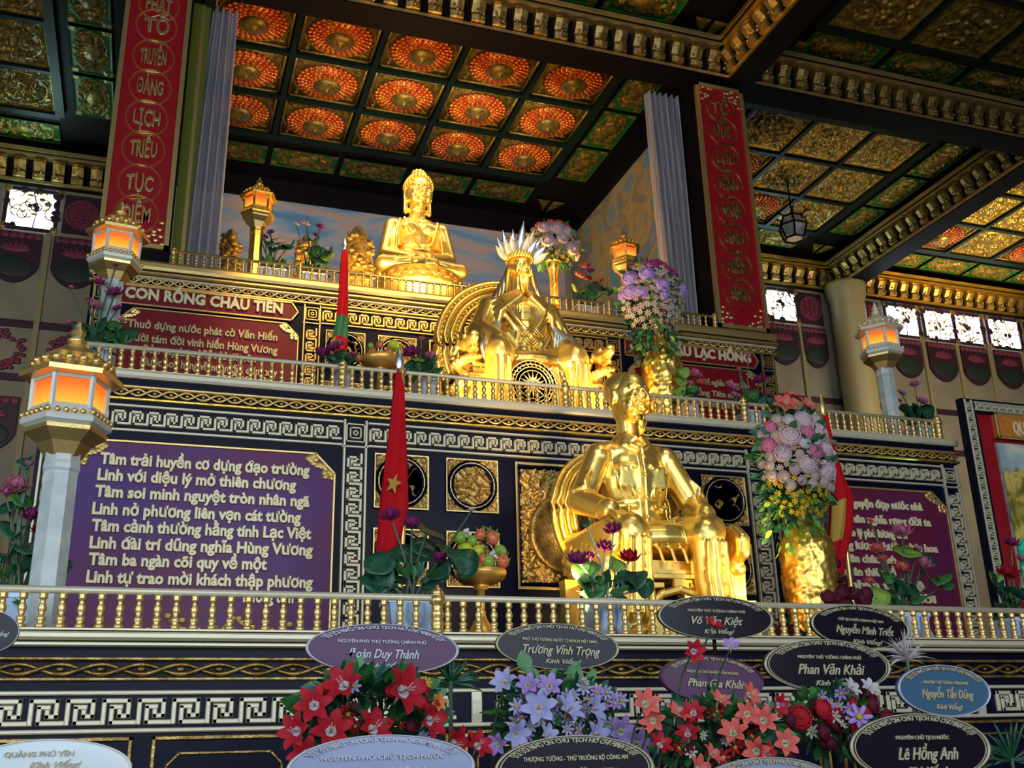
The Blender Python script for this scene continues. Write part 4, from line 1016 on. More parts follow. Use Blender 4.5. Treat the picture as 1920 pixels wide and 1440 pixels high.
# robe falling between the knees, shoulder mantle, sash
b.box((-.58, -.56, .05), (.58, -.40, .96)); b.ball((0, -.30, .98), (.62, .36, .14), 18)
for q in range(9):
    x = -.52+.13*q; fold(b, [(x*.8, -.52, .98), (x, -.60, .62), (x*1.02, -.62, .06)], .035, .045)
for s_ in (-1, 1):
    for q in range(5): fold(b, [(s_*.08, -.08-.03*q, 1.96-.03*q), (s_*(.30+.02*q), -.06-.03*q, 1.86-.07*q), (s_*(.56-.03*q), .02-.03*q, 1.74-.10*q), (s_*(.60-.05*q), .06, 1.60-.10*q)], .055, .035)
    for q in range(4): fold(b, [(s_*(.36-.06*q), -.15, 1.62-.03*q), (s_*(.20-.02*q), -.22, 1.40), (s_*.06*q, -.25, 1.24)], .035, .04)
    fold(b, [(s_*.30, -.18, 1.32), (s_*.10, -.32, 1.10), (s_*.22, -.44, .98), (s_*.40, -.36, 1.06)], .05, .03)
b.ball((0, .0, 1.58), (.36, .24, .34), 18); b.ball((0, -.06, 1.36), (.30, .22, .22), 16); b.ball((0, -.22, 1.22), (.16, .10, .13), 12); b.ball((-.12, -.36, 1.10), (.09, .07, .08), 10); b.ball((.14, -.36, 1.08), (.09, .07, .08), 10)
fold(b, [(-.42, .0, 1.18), (-.15, -.24, 1.20), (.15, -.24, 1.20), (.42, .0, 1.18)], .06)
b.v = [(x, y, z if z < 1.0 else z+.24*min(1, (z-1)/.5)) for x, y, z in b.v]; sculpt('body', b, .0150, ['gold_statue'], S2, 2)
HK = (HK[0], HK[1], HK[2]+.24)
hk = Matrix.Translation(Vector(HK)) @ Matrix.Rotation(R(6), 4, 'Z') @ Matrix.Scale(.21, 4)
k = B(); rn = random.Random(8)
for i in range(34):
    x = rn.uniform(-.42, .42); k.tube([hk @ Vector((x, -.70, -.60)), hk @ Vector((x*.95, -.82, -1.1)), hk @ Vector((x*.55, -.70, -1.9-.5*rn.random()))], [.018, .024, .006], 5)
for s_ in (1, -1):
    for i in range(9): k.tube([hk @ Vector((s_*.05, -1.0, -.36)), hk @ Vector((s_*.30, -.92, -.46)), hk @ Vector((s_*(.42+.02*i), -.75, -.95-.05*i))], [.012, .015, .005], 5)
k.build('beard', 'gold_bright', S2, True)
def feather(L, w_, bend=0.0):
    b = B(); n = 9; vs = []
    for i in range(n+1):
        t = i/n; hw = w_*math.sin(PI*min(1, .12+t*.88))**.7*(1-.25*t); y = -bend*t*t
        vs += [(-hw, y+.012, L*t), (-hw*.5, y-.006, L*t+.02), (0, y-.022, L*t+.03), (hw*.5, y-.006, L*t+.02), (hw, y+.012, L*t), (0, y+.02, L*t)]
    fs = []
    for i in range(n):
        for j in range(6):
            a, c = i*6+j, i*6+(j+1) % 6; fs.append((a, c, c+6, a+6))
    b.add(vs, fs); return b
ctr = hk @ Vector((0, -.30, .45))
crown = thing('crown', None, None); crown.parent = S2
k = B(); 
for i in range(26):
    a = 2*PI*i/26; k.ball(hk @ Vector((math.cos(a)*.86, math.sin(a)*.98+.02, .50)), .035, 8)
for i in range(13): k.ball(hk @ Vector((math.cos(PI+PI*i/12)*.84, math.sin(PI+PI*i/12)*.98, .66)), (.03, .03, .045), 8)
k.build('headband', 'gold_bright', S2, True)
D.objects.remove(crown)
for i, (a, L, m_) in enumerate(((-62, .30, 1), (-46, .38, 0), (-30, .46, 0), (-14, .46, 0), (2, .62, 0), (17, .50, 1), (32, .44, 0), (47, .38, 0), (62, .30, 1), (-38, .28, 1), (-22, .33, 1), (10, .36, 1), (26, .32, 0))):
    f_ = feather(L*.85, .088, .06)
    lay = .02 if i > 8 else .06
    f_.xf(Matrix.Translation(ctr+Vector((math.sin(R(a))*.20, lay-.02, -.02+math.cos(R(a))*.06))) @ Matrix.Rotation(R(a), 4, 'Y') @ Matrix.Rotation(R(6), 4, 'X'))
    tag(f_.build('crown_feather', 'silver' if not m_ else 'pale_gold', S2, True), 'feather with reflections painted silver' if not m_ else 'pale gold feather')  # silver colour stands for cool reflections on gilt feathers
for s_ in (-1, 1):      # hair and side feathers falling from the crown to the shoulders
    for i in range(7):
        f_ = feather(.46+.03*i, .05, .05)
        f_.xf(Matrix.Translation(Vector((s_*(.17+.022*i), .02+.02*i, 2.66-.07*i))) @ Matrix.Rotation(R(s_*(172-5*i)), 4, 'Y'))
        tag(f_.build('side_feather', 'silver' if i % 2 else 'gold_bright', S2, True), 'feather falling to the shoulder, reflections painted silver' if i % 2 else None)
for s_, y in ((-1, -.30), (1, -.28)):     # sleeve pleats; silver paints in cool reflections on the gold
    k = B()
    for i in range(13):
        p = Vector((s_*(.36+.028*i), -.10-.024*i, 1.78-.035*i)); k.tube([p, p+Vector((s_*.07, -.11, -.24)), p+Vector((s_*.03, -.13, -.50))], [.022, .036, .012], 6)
    tag(k.build('sleeve_sheen_pleats', 'silver', S2, True), 'pleated sleeve with cool reflections painted silver')
k = B(); k2 = B()      # chest folds, every other one silver for painted reflections; belt plate
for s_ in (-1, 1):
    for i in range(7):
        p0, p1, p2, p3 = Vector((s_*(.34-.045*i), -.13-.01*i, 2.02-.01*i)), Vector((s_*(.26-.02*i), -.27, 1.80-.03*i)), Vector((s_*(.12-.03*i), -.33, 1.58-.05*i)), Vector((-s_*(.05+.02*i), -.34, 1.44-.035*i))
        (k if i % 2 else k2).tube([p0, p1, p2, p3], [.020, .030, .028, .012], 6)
tag(k.build('robe_fold', 'silver', S2, True), 'folds crossing the chest, reflections painted silver'); k2.build('robe_fold', 'gold_bright', S2, True)
k = B()
for a in (.17, .12, .07):
    for q in range(4): t0, t1 = PI/2*q, PI/2*(q+1); k.tube([(math.cos(t0)*a, -.40, 1.40+math.sin(t0)*a), (math.cos(t1)*a, -.40, 1.40+math.sin(t1)*a)], .014, 5)
k.ball((0, -.38, 1.40), (.05, .03, .05), 10); k.build('belt_plate', 'gold_bright', S2, True)
k = B()      # bronze-drum sun on the apron
n = 48
for r0_, r1_ in ((.285, .300), (.245, .255), (.195, .205), (.335, .350)):
    k.ring([[Vector((math.cos(2*PI*i/n)*r, y, math.sin(2*PI*i/n)*r)) for i in range(n)] for r, y in ((r0_, 0), (r0_, -.014), (r1_, -.014), (r1_, 0))], True)
for i in range(16):
    a = 2*PI*i/16; k.tube([(math.cos(a)*.06, -.01, math.sin(a)*.06), (math.cos(a)*.19, -.008, math.sin(a)*.19)], [.018, .003], 5)
for i in range(28):
    a = 2*PI*i/28; k.tube([(math.cos(a)*.262, -.008, math.sin(a)*.262), (math.cos(a+.1)*.33, -.008, math.sin(a+.1)*.33)], .007, 4)
o = k.build('drum_sun_pattern', 'gold_trim', S2, True, loc=(-0.12, -.675, .58))
B().lathe([(.355, 0), (.355, .03), (.30, .045), (.0, .045)], 48).xf(Matrix.Rotation(PI/2, 4, 'X')).build('drum_disc', 'gold_bright', S2, True, loc=(-0.12, -.63, .58))
tag(B().ball((0, 0, 0), (.055, .02, .055), 16).build('sun_boss', 'silver', S2, True, loc=(-.12, -.69, .58)), 'boss at the centre of the sun, reflection painted silver')

TH = thing('dragon_throne', 'golden throne with coiled dragon armrests and a ribbed hoop back', 'chair', (4.73, 12.9, D2))
b = B()
for rr, t, y in ((1.10, .055, .52), (1.0, .050, .47), (.90, .045, .44), (.80, .04, .42)):
    path = [(math.cos(a)*rr*.94-.10, y, 1.48+math.sin(a)*rr) for a in np.linspace(R(-40), R(220), 48)]; b.tube(path, t, 8)
for i in range(54):
    a = R(-36)+R(252)*i/53; b.ball((math.cos(a)*1.05*.94-.10, .47, 1.48+math.sin(a)*1.05), (.03, .035, .03), 6)
    b.ball((math.cos(a)*.85*.94-.10, .40, 1.48+math.sin(a)*.85), (.025, .03, .025), 6)
b.build('hoop_back', 'gold_bright', TH, True)
b = B(); b.box((-.95, -.55, 0), (.95, .55, .72)); b.box((-.9, -.5, .72), (.9, .55, .82)); b.build('seat', 'gold_dark', TH)
def dragon_arm(s_):
    b = B(); path = []; rad = []
    for i in range(60):
        t = i/59; a = t*2*PI*3.2
        path.append(Vector((math.cos(a)*.12, -.02+math.sin(a)*.10, .04+1.02*t))); rad.append(.085-.02*t)
    for i in range(0, 59): b.cap(path[i], path[i+1], rad[i], rad[i+1], 8)
    for i in range(0, 60, 1):
        p = path[i]; a = i/59*2*PI*3.2; b.ball(p+Vector((math.cos(a), math.sin(a), 0))*.075, (.034, .034, .045), 6)
    # head with snout, horns and curled mane
    h = Vector((0, -.12, 1.12)); b.ball(h, (.13, .15, .12), 14); b.cap(h+Vector((0, -.10, -.01)), h+Vector((0, -.28, .0)), .085, .065, 10); b.ball(h+Vector((0, -.31, .05)), (.06, .04, .04), 8)
    b.cap(h+Vector((0, -.08, -.09)), h+Vector((0, -.22, -.12)), .05, .035, 8)
    for q in (-1, 1):
        b.ball(h+Vector((q*.07, -.10, .08)), .04, 8); fold(b, [h+Vector((q*.06, 0, .10)), h+Vector((q*.10, .10, .20)), h+Vector((q*.08, .20, .24))], .03, .012)
        for k_ in range(4): b.ball(h+Vector((q*(.11+.02*k_), .02+.05*k_, .04-.07*k_)), (.05, .05, .05), 8)
    for k_ in range(4): fold(b, [Vector((.10*(1 if k_ % 2 else -1), -.08, .20+.22*k_)), Vector((.19*(1 if k_ % 2 else -1), -.20, .16+.22*k_)), Vector((.13*(1 if k_ % 2 else -1), -.26, .10+.22*k_))], .03, .015)
    b.box((-.17, -.17, 0), (.17, .17, .06))
    return b
for s_ in (-1, 1):
    sculpt('dragon_armrest', dragon_arm(s_), .013, ['gold_statue'], TH, 1, (s_*.98, -.42, 0))
    b = B(); b.box((s_*.98-.08, -.35, .80), (s_*.98+.08, .52, .92)); b.box((s_*.98-.05, -.30, 0), (s_*.98+.05, .50, .8)); b.build('side_panel', 'gold_dark', TH)

# ---- 3. Buddha on the top deck
BY = 18.2; bx_ = at(783, 420, BY).x; bz = at(785, 531, BY).z; bs = (at(785, 323, BY).z-bz)/3.06
S3 = thing('seated_buddha_statue', 'golden seated Buddha with curled hair on the top deck', 'statue', (bx_, BY, bz)); S3.scale = (bs*.90, bs*.95, bs)
b = B(); HB = (0, -.04, 2.44); s3 = .48
head_prims(b, HB, s3, R(4), R(6), ear=1.2, full=1.14)
b.cap((0, .02, 2.10), (0, .10, 1.72), .22, .24, 18); 
for z in (1.98, 1.90): b.ball((0, .04, z), (.245, .25, .03), 20)
b.ball((0, .12, 1.20), (.62, .40, .62), 24); b.ball((0, .10, 1.52), (.62, .32, .28), 20); b.ball((0, .08, .70), (.55, .42, .40), 20)
for s_ in (-1, 1):
    b.ball((s_*.25, -.18, 1.38), (.27, .16, .20), 16)
    sh = (s_*.66, .10, 1.46); b.ball(sh, (.26, .26, .26), 16)
    el = (s_*.86, .0, .66); b.cap(sh, el, .25, .23, 18); b.cap(el, (s_*.20, -.60, .36), .22, .14, 16)
    for q in range(5): fold(b, [(s_*(.52+.09*q), -.14+.05*q, 1.62-.05*q), (s_*(.62+.08*q), -.24+.05*q, 1.1), (s_*(.66+.09*q), -.26+.06*q, .55)], .035, .05)
    # crossed legs
    b.cap((s_*.35, .05, .22), (s_*1.06, -.42, .22), .27, .22, 18); b.cap((s_*1.06, -.42, .22), (-s_*.25, -.78, .20), .21, .13, 16)
    for q in range(4): fold(b, [(s_*.30, -.35-.12*q, .46-.05*q), (s_*.75, -.52-.06*q, .40-.06*q), (s_*1.12, -.50, .26-.05*q)], .03)
    b.cap((s_*.9, .0, .55), (s_*1.05, -.2, .05), .16, .16, 12)
    b.cap((s_*.34, .06, 2.28), (s_*.33, .04, 1.92), .055, .075, 10)      # long earlobes
b.ball((0, -.30, .16), (1.15, .55, .17), 22)
fold(b, [(-.42, -.20, 1.62), (-.22, -.36, 1.1), (0, -.40, .72), (.3, -.42, .9), (.5, -.22, 1.5)], .045)
for q in range(4): fold(b, [(-.45, -.30, .80-.1*q), (-.15, -.48, .68-.1*q), (.2, -.48, .68-.1*q), (.48, -.28, .82-.1*q)], .03)
hand(b, (-.24, -.58, .40), (1, -.25, 0), (0, 0, 1), 2.4, -.05, 1); hand(b, (.24, -.60, .46), (-1, -.25, 0), (0, 0, 1), 2.4, -.05, -1)
sculpt('body', b, .021, ['gold_statue'], S3, 3)
hb = Matrix.Translation(Vector(HB)) @ Matrix.Rotation(R(4), 4, 'Z') @ Matrix.Rotation(R(6), 4, 'X') @ Matrix.Scale(s3, 4)
k = B(); 
for i in range(11):
    t = R(6)+R(80)*i/10; nn = max(1, int(26*math.cos(t)))
    for j in range(nn):
        a = 2*PI*j/nn+i*.4; x, y, z = math.cos(a)*math.cos(t)*.82, math.sin(a)*math.cos(t)*.98+.04, .18+math.sin(t)*.84
        if y < -.62 and z < .62: continue
        k.ball(hb @ Vector((x, y, z)), .040, 6)
for i in range(5):
    t = R(10)+R(70)*i/4; nn = max(1, int(12*math.cos(t)))
    for j in range(nn): a = 2*PI*j/nn; k.ball(hb @ Vector((math.cos(a)*math.cos(t)*.38, math.sin(a)*math.cos(t)*.42+.05, .98+math.sin(t)*.30)), .040, 6)
k.ball(hb @ Vector((0, .05, .98)), .13, 12)
for s_ in (-1, 1):
    for i in range(5): k.ball(hb @ Vector((s_*.80, -.05+.02*i, .20-.12*i)), .035, 6)
k.build('curled_hair', 'gold_bright', S3, True)
PD = thing('lotus_pedestal', 'golden lotus pedestal under the seated Buddha, behind the top balustrade', 'pedestal', (bx_, BY-.12, bz-.42*bs)); PD.scale = (bs*.82, bs*.82, bs)
b = B(); b.lathe([(1.0, (D3-bz)/bs+.42), (1.0, -.3), (1.25, 0), (1.30, .08), (1.05, .14), (1.0, .26), (1.2, .40), (1.15, .42), (0, .42)], 32); b.build('base', 'gold_bright', PD, True)
for ring_, (r_, z, n_) in enumerate(((1.16, .26, 22), (1.22, .12, 22))):
    for i in range(n_):
        a = 2*PI*(i+.5*ring_)/n_; q = B().ball((0, 0, 0), (.15, .06, .14), 8); q.build('petal', 'gold_bright', PD, True, loc=(math.cos(a)*r_, math.sin(a)*r_, z), rot=(.3, 0, a-PI/2))
# ================================================================ lanterns, vases, plants
def lantern_proto(s, pole_h, pole_mat, frame_mat, roof_mat, key, label, loc, group=None):
    """hexagonal lamp on a column; s = radius of the glass body; origin at the foot"""
    t = thing('lamp_post', label, 'lantern', loc); t.rotation_euler.z = R(8)
    rp = s*.50
    b = B(); b.lathe([(rp*1.5, 0), (rp*1.5, .05), (rp*1.1, .10), (rp, .16), (rp*.97, pole_h-.22), (rp*1.05, pole_h-.20), (rp*1.05, pole_h-.16), (rp, pole_h-.14), (rp, pole_h)], 8, off=PI/8)
    b.build('pole', pole_mat, t)
    b = B(); z = pole_h
    b.lathe([(rp*1.02, z-.10), (s*.75, z), (s*1.12, z+.10*s/.35), (s*1.15, z+.14*s/.35)], 6)
    b.build('flared_base', 'gold_trim', t)
    z += .14*s/.35
    b = B().lathe([(s*1.02, z), (s*1.22, z+.03), (s*1.26, z+.06), (s*1.10, z+.11), (s*1.04, z+.14)], 6)
    b.build('lower_tray', frame_mat, t)
    b = B()
    for k in range(30):
        a = 2*PI*k/30; j = (a*3/PI) % 1; rr = s*1.20*math.cos(PI/6)/math.cos((j-.5)*PI/3)
        b.ball((math.cos(a)*rr, math.sin(a)*rr, z+.10), (s*.085, s*.085, s*.10), 6)
    b.build('bead_row', roof_mat, t, True)
    z += .14; h = s*1.0
    fr = B()
    for k in range(6):
        a = 2*PI*k/6; c = Vector((math.cos(a), math.sin(a), 0)); fr.tube([c*s+Vector((0, 0, z)), c*s*1.02+Vector((0, 0, z+h))], s*.085, 6)
        a2 = 2*PI*(k+1)/6; d_ = Vector((math.cos(a2), math.sin(a2), 0))
        for q in (.05, .95): fr.tube([c*s+Vector((0, 0, z+h*q)), d_*s+Vector((0, 0, z+h*q))], s*.075, 6)
    fr.build('lantern_frame', frame_mat, t)
    for k in range(6):
        a, a2 = 2*PI*k/6, 2*PI*(k+1)/6
        c, d_ = Vector((math.cos(a), math.sin(a), 0))*s*.97, Vector((math.cos(a2), math.sin(a2), 0))*s*.97
        q = B().add([c+Vector((0, 0, z)), d_+Vector((0, 0, z)), d_+Vector((0, 0, z+h)), c+Vector((0, 0, z+h)), c*.94+Vector((0, 0, z)), d_*.94+Vector((0, 0, z)), d_*.94+Vector((0, 0, z+h)), c*.94+Vector((0, 0, z+h))],
                    [(0, 1, 2, 3), (7, 6, 5, 4), (0, 4, 5, 1), (1, 5, 6, 2), (2, 6, 7, 3), (3, 7, 4, 0)])
        mid = (c+d_)/2*.985+Vector((0, 0, z+h*.42)); q.build('lantern_pane', 'pane_glow', t)
    z += h
    q_ = s*2.9
    b = B().lathe([(s*1.05, z-.01), (s*1.42, z+.0), (s*1.44, z+.05*q_), (s*1.20, z+.12*q_), (s*.95, z+.17*q_), (s*.90, z+.21*q_), (s*1.0, z+.24*q_), (s*.6, z+.33*q_), (s*.35, z+.38*q_), (s*.22, z+.42*q_)], 6)
    b.build('roof', roof_mat, t)
    b = B()
    for k in range(18):
        a = 2*PI*k/18; b.ball((math.cos(a)*s*1.06, math.sin(a)*s*1.06, z+.15*q_), (.05*q_, .05*q_, .045*q_), 6)
    b.lathe([(r0_*s, z+h0_*q_) for r0_, h0_ in ((.22, .41), (.30, .45), (.16, .49), (.24, .54), (.10, .58), (.12, .61), (.01, .70))], 12)
    b.build('finial', roof_mat, t, True)
    return t
mtp = D.materials.new('pane_glow'); mtp.use_nodes = True; M['pane_glow'] = mtp; nt = mtp.node_tree; pb = nt.nodes['Principled BSDF']
tc = nt.nodes.new('ShaderNodeTexCoord'); sx_ = nt.nodes.new('ShaderNodeSeparateXYZ'); cr_ = nt.nodes.new('ShaderNodeValToRGB')
nt.links.new(tc.outputs['Generated'], sx_.inputs[0]); nt.links.new(sx_.outputs['Z'], cr_.inputs[0])
cr_.color_ramp.elements[0].color = (1.3, 0.55, 0.05, 1); cr_.color_ramp.elements[0].position = .15
cr_.color_ramp.elements[1].color = (1.0, 0.16, 0.015, 1); cr_.color_ramp.elements[1].position = .75
nt.links.new(cr_.outputs[0], pb.inputs['Emission Color']); pb.inputs['Emission Strength'].default_value = 1.0
pb.inputs['Base Color'].default_value = (.25, .05, .01, 1); pb.inputs['Roughness'].default_value = .6; pb.inputs['Specular IOR Level'].default_value = .1

def lamp(px, py, Y, deck, wpx, label, mats, bodypy=None):
    """px,py = centre of the glass body"""
    p = at(px, py, Y); s = wpx/2/ppm(Y, px, py)
    h = s*1.0; pole = p.z-h/2-.14-.14*s/.35-deck
    return lantern_proto(s, pole, *mats, 0, label, (p.x, Y, deck))
lamp(131, 748, 8.35, D1, 128, 'large hexagonal lantern on a marble post, nearest at the left end of the front deck', ('marble_post', 'white_frame', 'gold_trim'))
lamp(219, 464, 11.95, D2, 80, 'hexagonal lantern on post at the left end of the middle deck, before the red sign', ('marble_post', 'white_frame', 'gold_trim'))
lamp(484, 386, 15.95, D3, 50, 'golden hexagonal lantern on the top deck left of the Buddha', ('gold_bright', 'gold_bright', 'gold_bright'))
lamp(1650, 640, 11.9, D2, 64, 'hexagonal lantern on pale post at the right end of the middle deck', ('marble_post', 'white_frame', 'pale_gold'))
lamp(1172, 479, 15.95, D3, 44, 'golden hexagonal lantern on the top deck beside the right lilac curtain', ('gold_bright', 'gold_trim', 'gold_bright'))
for (px, py, Y) in ((131, 748, 8.35), (219, 464, 11.95), (484, 386, 15.95), (1650, 640, 11.9), (1172, 479, 15.95)):
    p = at(px, py, Y); light('POINT', 'lantern_bulb', p, (0, 0, 0), 10, (1, .45, .12), .06)

# ---- blossoms (unit size, looking to -Y)
def rose_me(m_, layers=4):
    b = B()
    for L in range(layers):
        n = 5+L*2; r_ = .12+.24*L
        for k in range(n):
            a = 2*PI*(k+.37*L)/n; c = Vector((math.cos(a)*r_, -.42+.13*L, math.sin(a)*r_)); rot = Matrix.Rotation(-a+PI/2, 3, 'Y') @ Matrix.Rotation(-.35-.28*L, 3, 'X')
            b.ball(c, (.24+.05*L, .07, .20+.03*L), 7, 0, rot=rot)
    b.ball((0, -.42, 0), .16, 8); return b.mesh('bloom', [m_], True)
def lily_me(m_, thr='fl_cream', wide=.22):
    b = B()
    for k in range(6):
        a = 2*PI*k/6+.2; o = Vector((math.cos(a), 0, math.sin(a))); side = Vector((-math.sin(a), 0, math.cos(a))); vs = []
        for i in range(7):
            t = i/6; c = o*(.08+.95*t)+Vector((0, -.05-.55*math.sin(t*PI*.62), 0)); hw = wide*1.25*math.sin(PI*(.1+.9*t))**.8+.01
            vs += [c-side*hw, c+Vector((0, .05, 0)), c+side*hw]
        fs = []
        for i in range(6):
            for j in range(2): q = i*3+j; fs.append((q, q+1, q+4, q+3))
        n0 = len(b.f); b.add(vs, fs, 0)
        for q in range(n0, n0+2): b.m[q] = 1
    for k in range(4): b.tube([(0, 0, 0), (.06*math.cos(k*1.6), -.5, .06*math.sin(k*1.6)), (.14*math.cos(k*1.6), -.78, .14*math.sin(k*1.6))], .018, 4, 1)
    b.tube([(0, 0, 0), (0, .45, -.3)], [.10, .03], 6, 1)
    return b.mesh('bloom', [m_, thr], True)
def daisy_me(m_, n=9, ctr='fl_yellow'):
    b = B()
    for k in range(n):
        a = 2*PI*k/n; b.ball((math.cos(a)*.55, -.08, math.sin(a)*.55), (.22, .06, .46), 6, 0, rot=Matrix.Rotation(PI/2-a, 3, 'Y') @ Matrix.Rotation(.25, 3, 'X'))
    b.ball((0, -.12, 0), (.25, .15, .25), 6, 1); return b.mesh('bloom', [m_, ctr], True)
def lotus_me(m_):
    b = B()     # opens upward (+Z), petals cupped
    for L, (n, el, s_) in enumerate(((5, 70, .75), (7, 48, .9), (8, 22, 1.0))):
        for k in range(n):
            a = 2*PI*(k+.5*L)/n; d_ = Vector((math.cos(a)*math.cos(R(el)), math.sin(a)*math.cos(R(el)), math.sin(R(el))))
            sd = Vector((-math.sin(a), math.cos(a), 0)); up = sd.cross(d_)*-1; vs = []
            for i in range(6):
                t = i/5; c = d_*s_*t+up*(-.22*math.sin(PI*t)*s_); hw = .25*s_*math.sin(PI*min(1, t*.92+.08))**.8
                vs += [c-sd*hw+up*.06, c, c+sd*hw+up*.06]
            fs = []
            for i in range(5):
                for j in range(2): q = i*3+j; fs.append((q, q+1, q+4, q+3))
            b.add(vs, fs, 0)
    b.ball((0, 0, .22), (.14, .14, .12), 8, 1); return b.mesh('bloom', [m_, 'fl_cream'], True)
def leaf_me(m_):
    b = B(); vs = []
    for i in range(6):
        t = i/5; hw = .26*math.sin(PI*(.05+.95*t)); vs += [(-hw, -.03*math.sin(PI*t), t), (0, .05-.10*t*t, t), (hw, -.03*math.sin(PI*t), t)]
    fs = []
    for i in range(5):
        for j in range(2): q = i*3+j; fs.append((q, q+1, q+4, q+3))
    b.add(vs, fs); return b
def pad_me(m_, cup=.18, fold_=0.0):
    b = B(); n = 20; vs = [(0, 0, -.05)]
    for ring_ in (0.5, 1.0):
        for k in range(n):
            a = 2*PI*k/n; w_ = 1+.04*math.sin(5*a)
            vs.append((math.cos(a)*ring_*w_, math.sin(a)*ring_*w_, cup*ring_**2+fold_*ring_*abs(math.cos(a))**1.3+.04*math.sin(4*a)*ring_))
    fs = [(0, 1+k, 1+(k+1) % n) for k in range(n)]+[(1+k, 1+n+k, 1+n+(k+1) % n, 1+(k+1) % n) for k in range(n)]
    N = len(vs); vs += [(x, y, z-.025) for x, y, z in vs]; fs += [tuple(i+N for i in f)[::-1] for f in fs[:]]
    fs += [(1+n+k, 1+n+N+k, 1+n+N+(k+1) % n, 1+n+(k+1) % n) for k in range(n)]
    b.add(vs, fs); return b.mesh('lotus_leaf', [m_], True)
BL = {}
for c_ in ('pink', 'rose_pale', 'lavender', 'blush', 'white', 'coral', 'magenta', 'wine', 'red'): BL['rose_'+c_] = rose_me('fl_'+c_)
for c_ in ('red', 'coral', 'lavender', 'bluewhite', 'white', 'orange'): BL['lily_'+c_] = lily_me('fl_'+c_, 'fl_white' if c_ in ('red', 'bluewhite', 'white') else 'fl_cream')
for c_ in ('white', 'blush', 'yellow', 'bluewhite', 'magenta', 'lavender', 'coral', 'red'): BL['daisy_'+c_] = daisy_me('fl_'+c_, 7)
for c_ in ('pink', 'magenta', 'coral', 'white', 'red', 'rose_pale'): BL['lotus_'+c_] = lotus_me('fl_'+c_)
PAD = {k: (pad_me(k), pad_me(k, .05, .75)) for k in ('leaf_dark', 'leaf_mid', 'leaf_lime')}
def foliage(rn, c, rad, n, mats, size, parent, name='foliage', droop=0.0, front=True):
    """mass of leaves spread over an ellipsoid"""
    c = Vector(c); b = B(); lf = leaf_me('leaf_dark')
    for i in range(n):
        d_ = Vector((rn.gauss(0, 1), rn.gauss(0, 1), rn.gauss(0, 1))).normalized(); rr = rn.uniform(.55, 1.05)
        p = c+Vector((d_.x*rad[0], d_.y*rad[1], d_.z*rad[2]))*rr
        dr = (Vector((d_.x, d_.y, d_.z*.7-droop))+Vector((rn.uniform(-.5, .5), rn.uniform(-.5, .5), rn.uniform(-.5, .5)))).normalized()
        q = dr.to_track_quat('Z', 'Y').to_matrix() @ Matrix.Rotation(rn.uniform(0, 6.28), 3, 'Z'); s_ = size*rn.uniform(.7, 1.3)
        b.add([p+q @ Vector(v)*s_ for v in lf.v], lf.f, rn.randrange(len(mats)))
    return b.build(name, mats, parent, True)
def bloom(kind, p, s, parent, aim=None, rn=random, nm=None):
    d_ = Vector(aim) if aim is not None else Vector((rn.uniform(-.5, .3), -1, rn.uniform(-.2, .6)))
    o = link(nm or kind.split('_')[0], BL[kind], parent, p)
    if kind.startswith('lotus'): o.rotation_euler = d_.to_track_quat('Z', 'Y').to_euler()
    else: o.rotation_euler = ((-d_).to_track_quat('Y', 'Z')).to_euler()
    o.scale = (s, s, s); return o

def bouquet(label, px, py, Y, rx, rz_, spec, mats, rn, vase_top, n_leaf=260, leaf=.13, droop=0.2, group=None):
    """spec: list of (kind, count, size, (zlo, zhi) share of the height, inner)"""
    c = at(px, py, Y); pm = ppm(Y, px, py); RX, RZ = rx/pm, rz_/pm
    t = thing('bouquet', label, 'flowers', (c.x, Y, vase_top), 0, group)
    off = c-Vector((c.x, Y, vase_top))
    foliage(rn, off, (RX*.97, RX*.78, RZ*.97), n_leaf, mats, leaf, t, droop=droop)
    B().tube([(0, 0, -.12), (0, 0, off.z*.5), off], [.05, .06, .03], 8).build('stems', 'stem_green', t)
    used = []
    for kind, cnt, s_, (lo, hi), inner in spec:
        for k in range(cnt):
            ok = False
            for _ in range(60):
                z = rn.uniform(lo, hi); x = rn.uniform(-1.02, 1.02)*math.sqrt(max(.12, 1-z*z))
                y = -math.sqrt(max(0, 1-min(1, x*x+z*z)))
                if all((x-u)**2*RX*RX+(z-v)**2*RZ*RZ+(y-q)**2*RX*RX*.6 > ((s_+s2)*.74)**2 for u, v, q, s2 in used): ok = True; break
            if not ok and k > 3: continue
            used.append((x, z, y, s_)); k_ = 1.0 if not inner else .9
            p = off+Vector((x*RX*k_, y*RX*.75*k_-.03, z*RZ*k_))
            bloom(kind, p, s_*rn.uniform(.85, 1.15), t, (x*.8, -1 if abs(y) > .3 else -.5, z*.7+.1), rn)
    return t
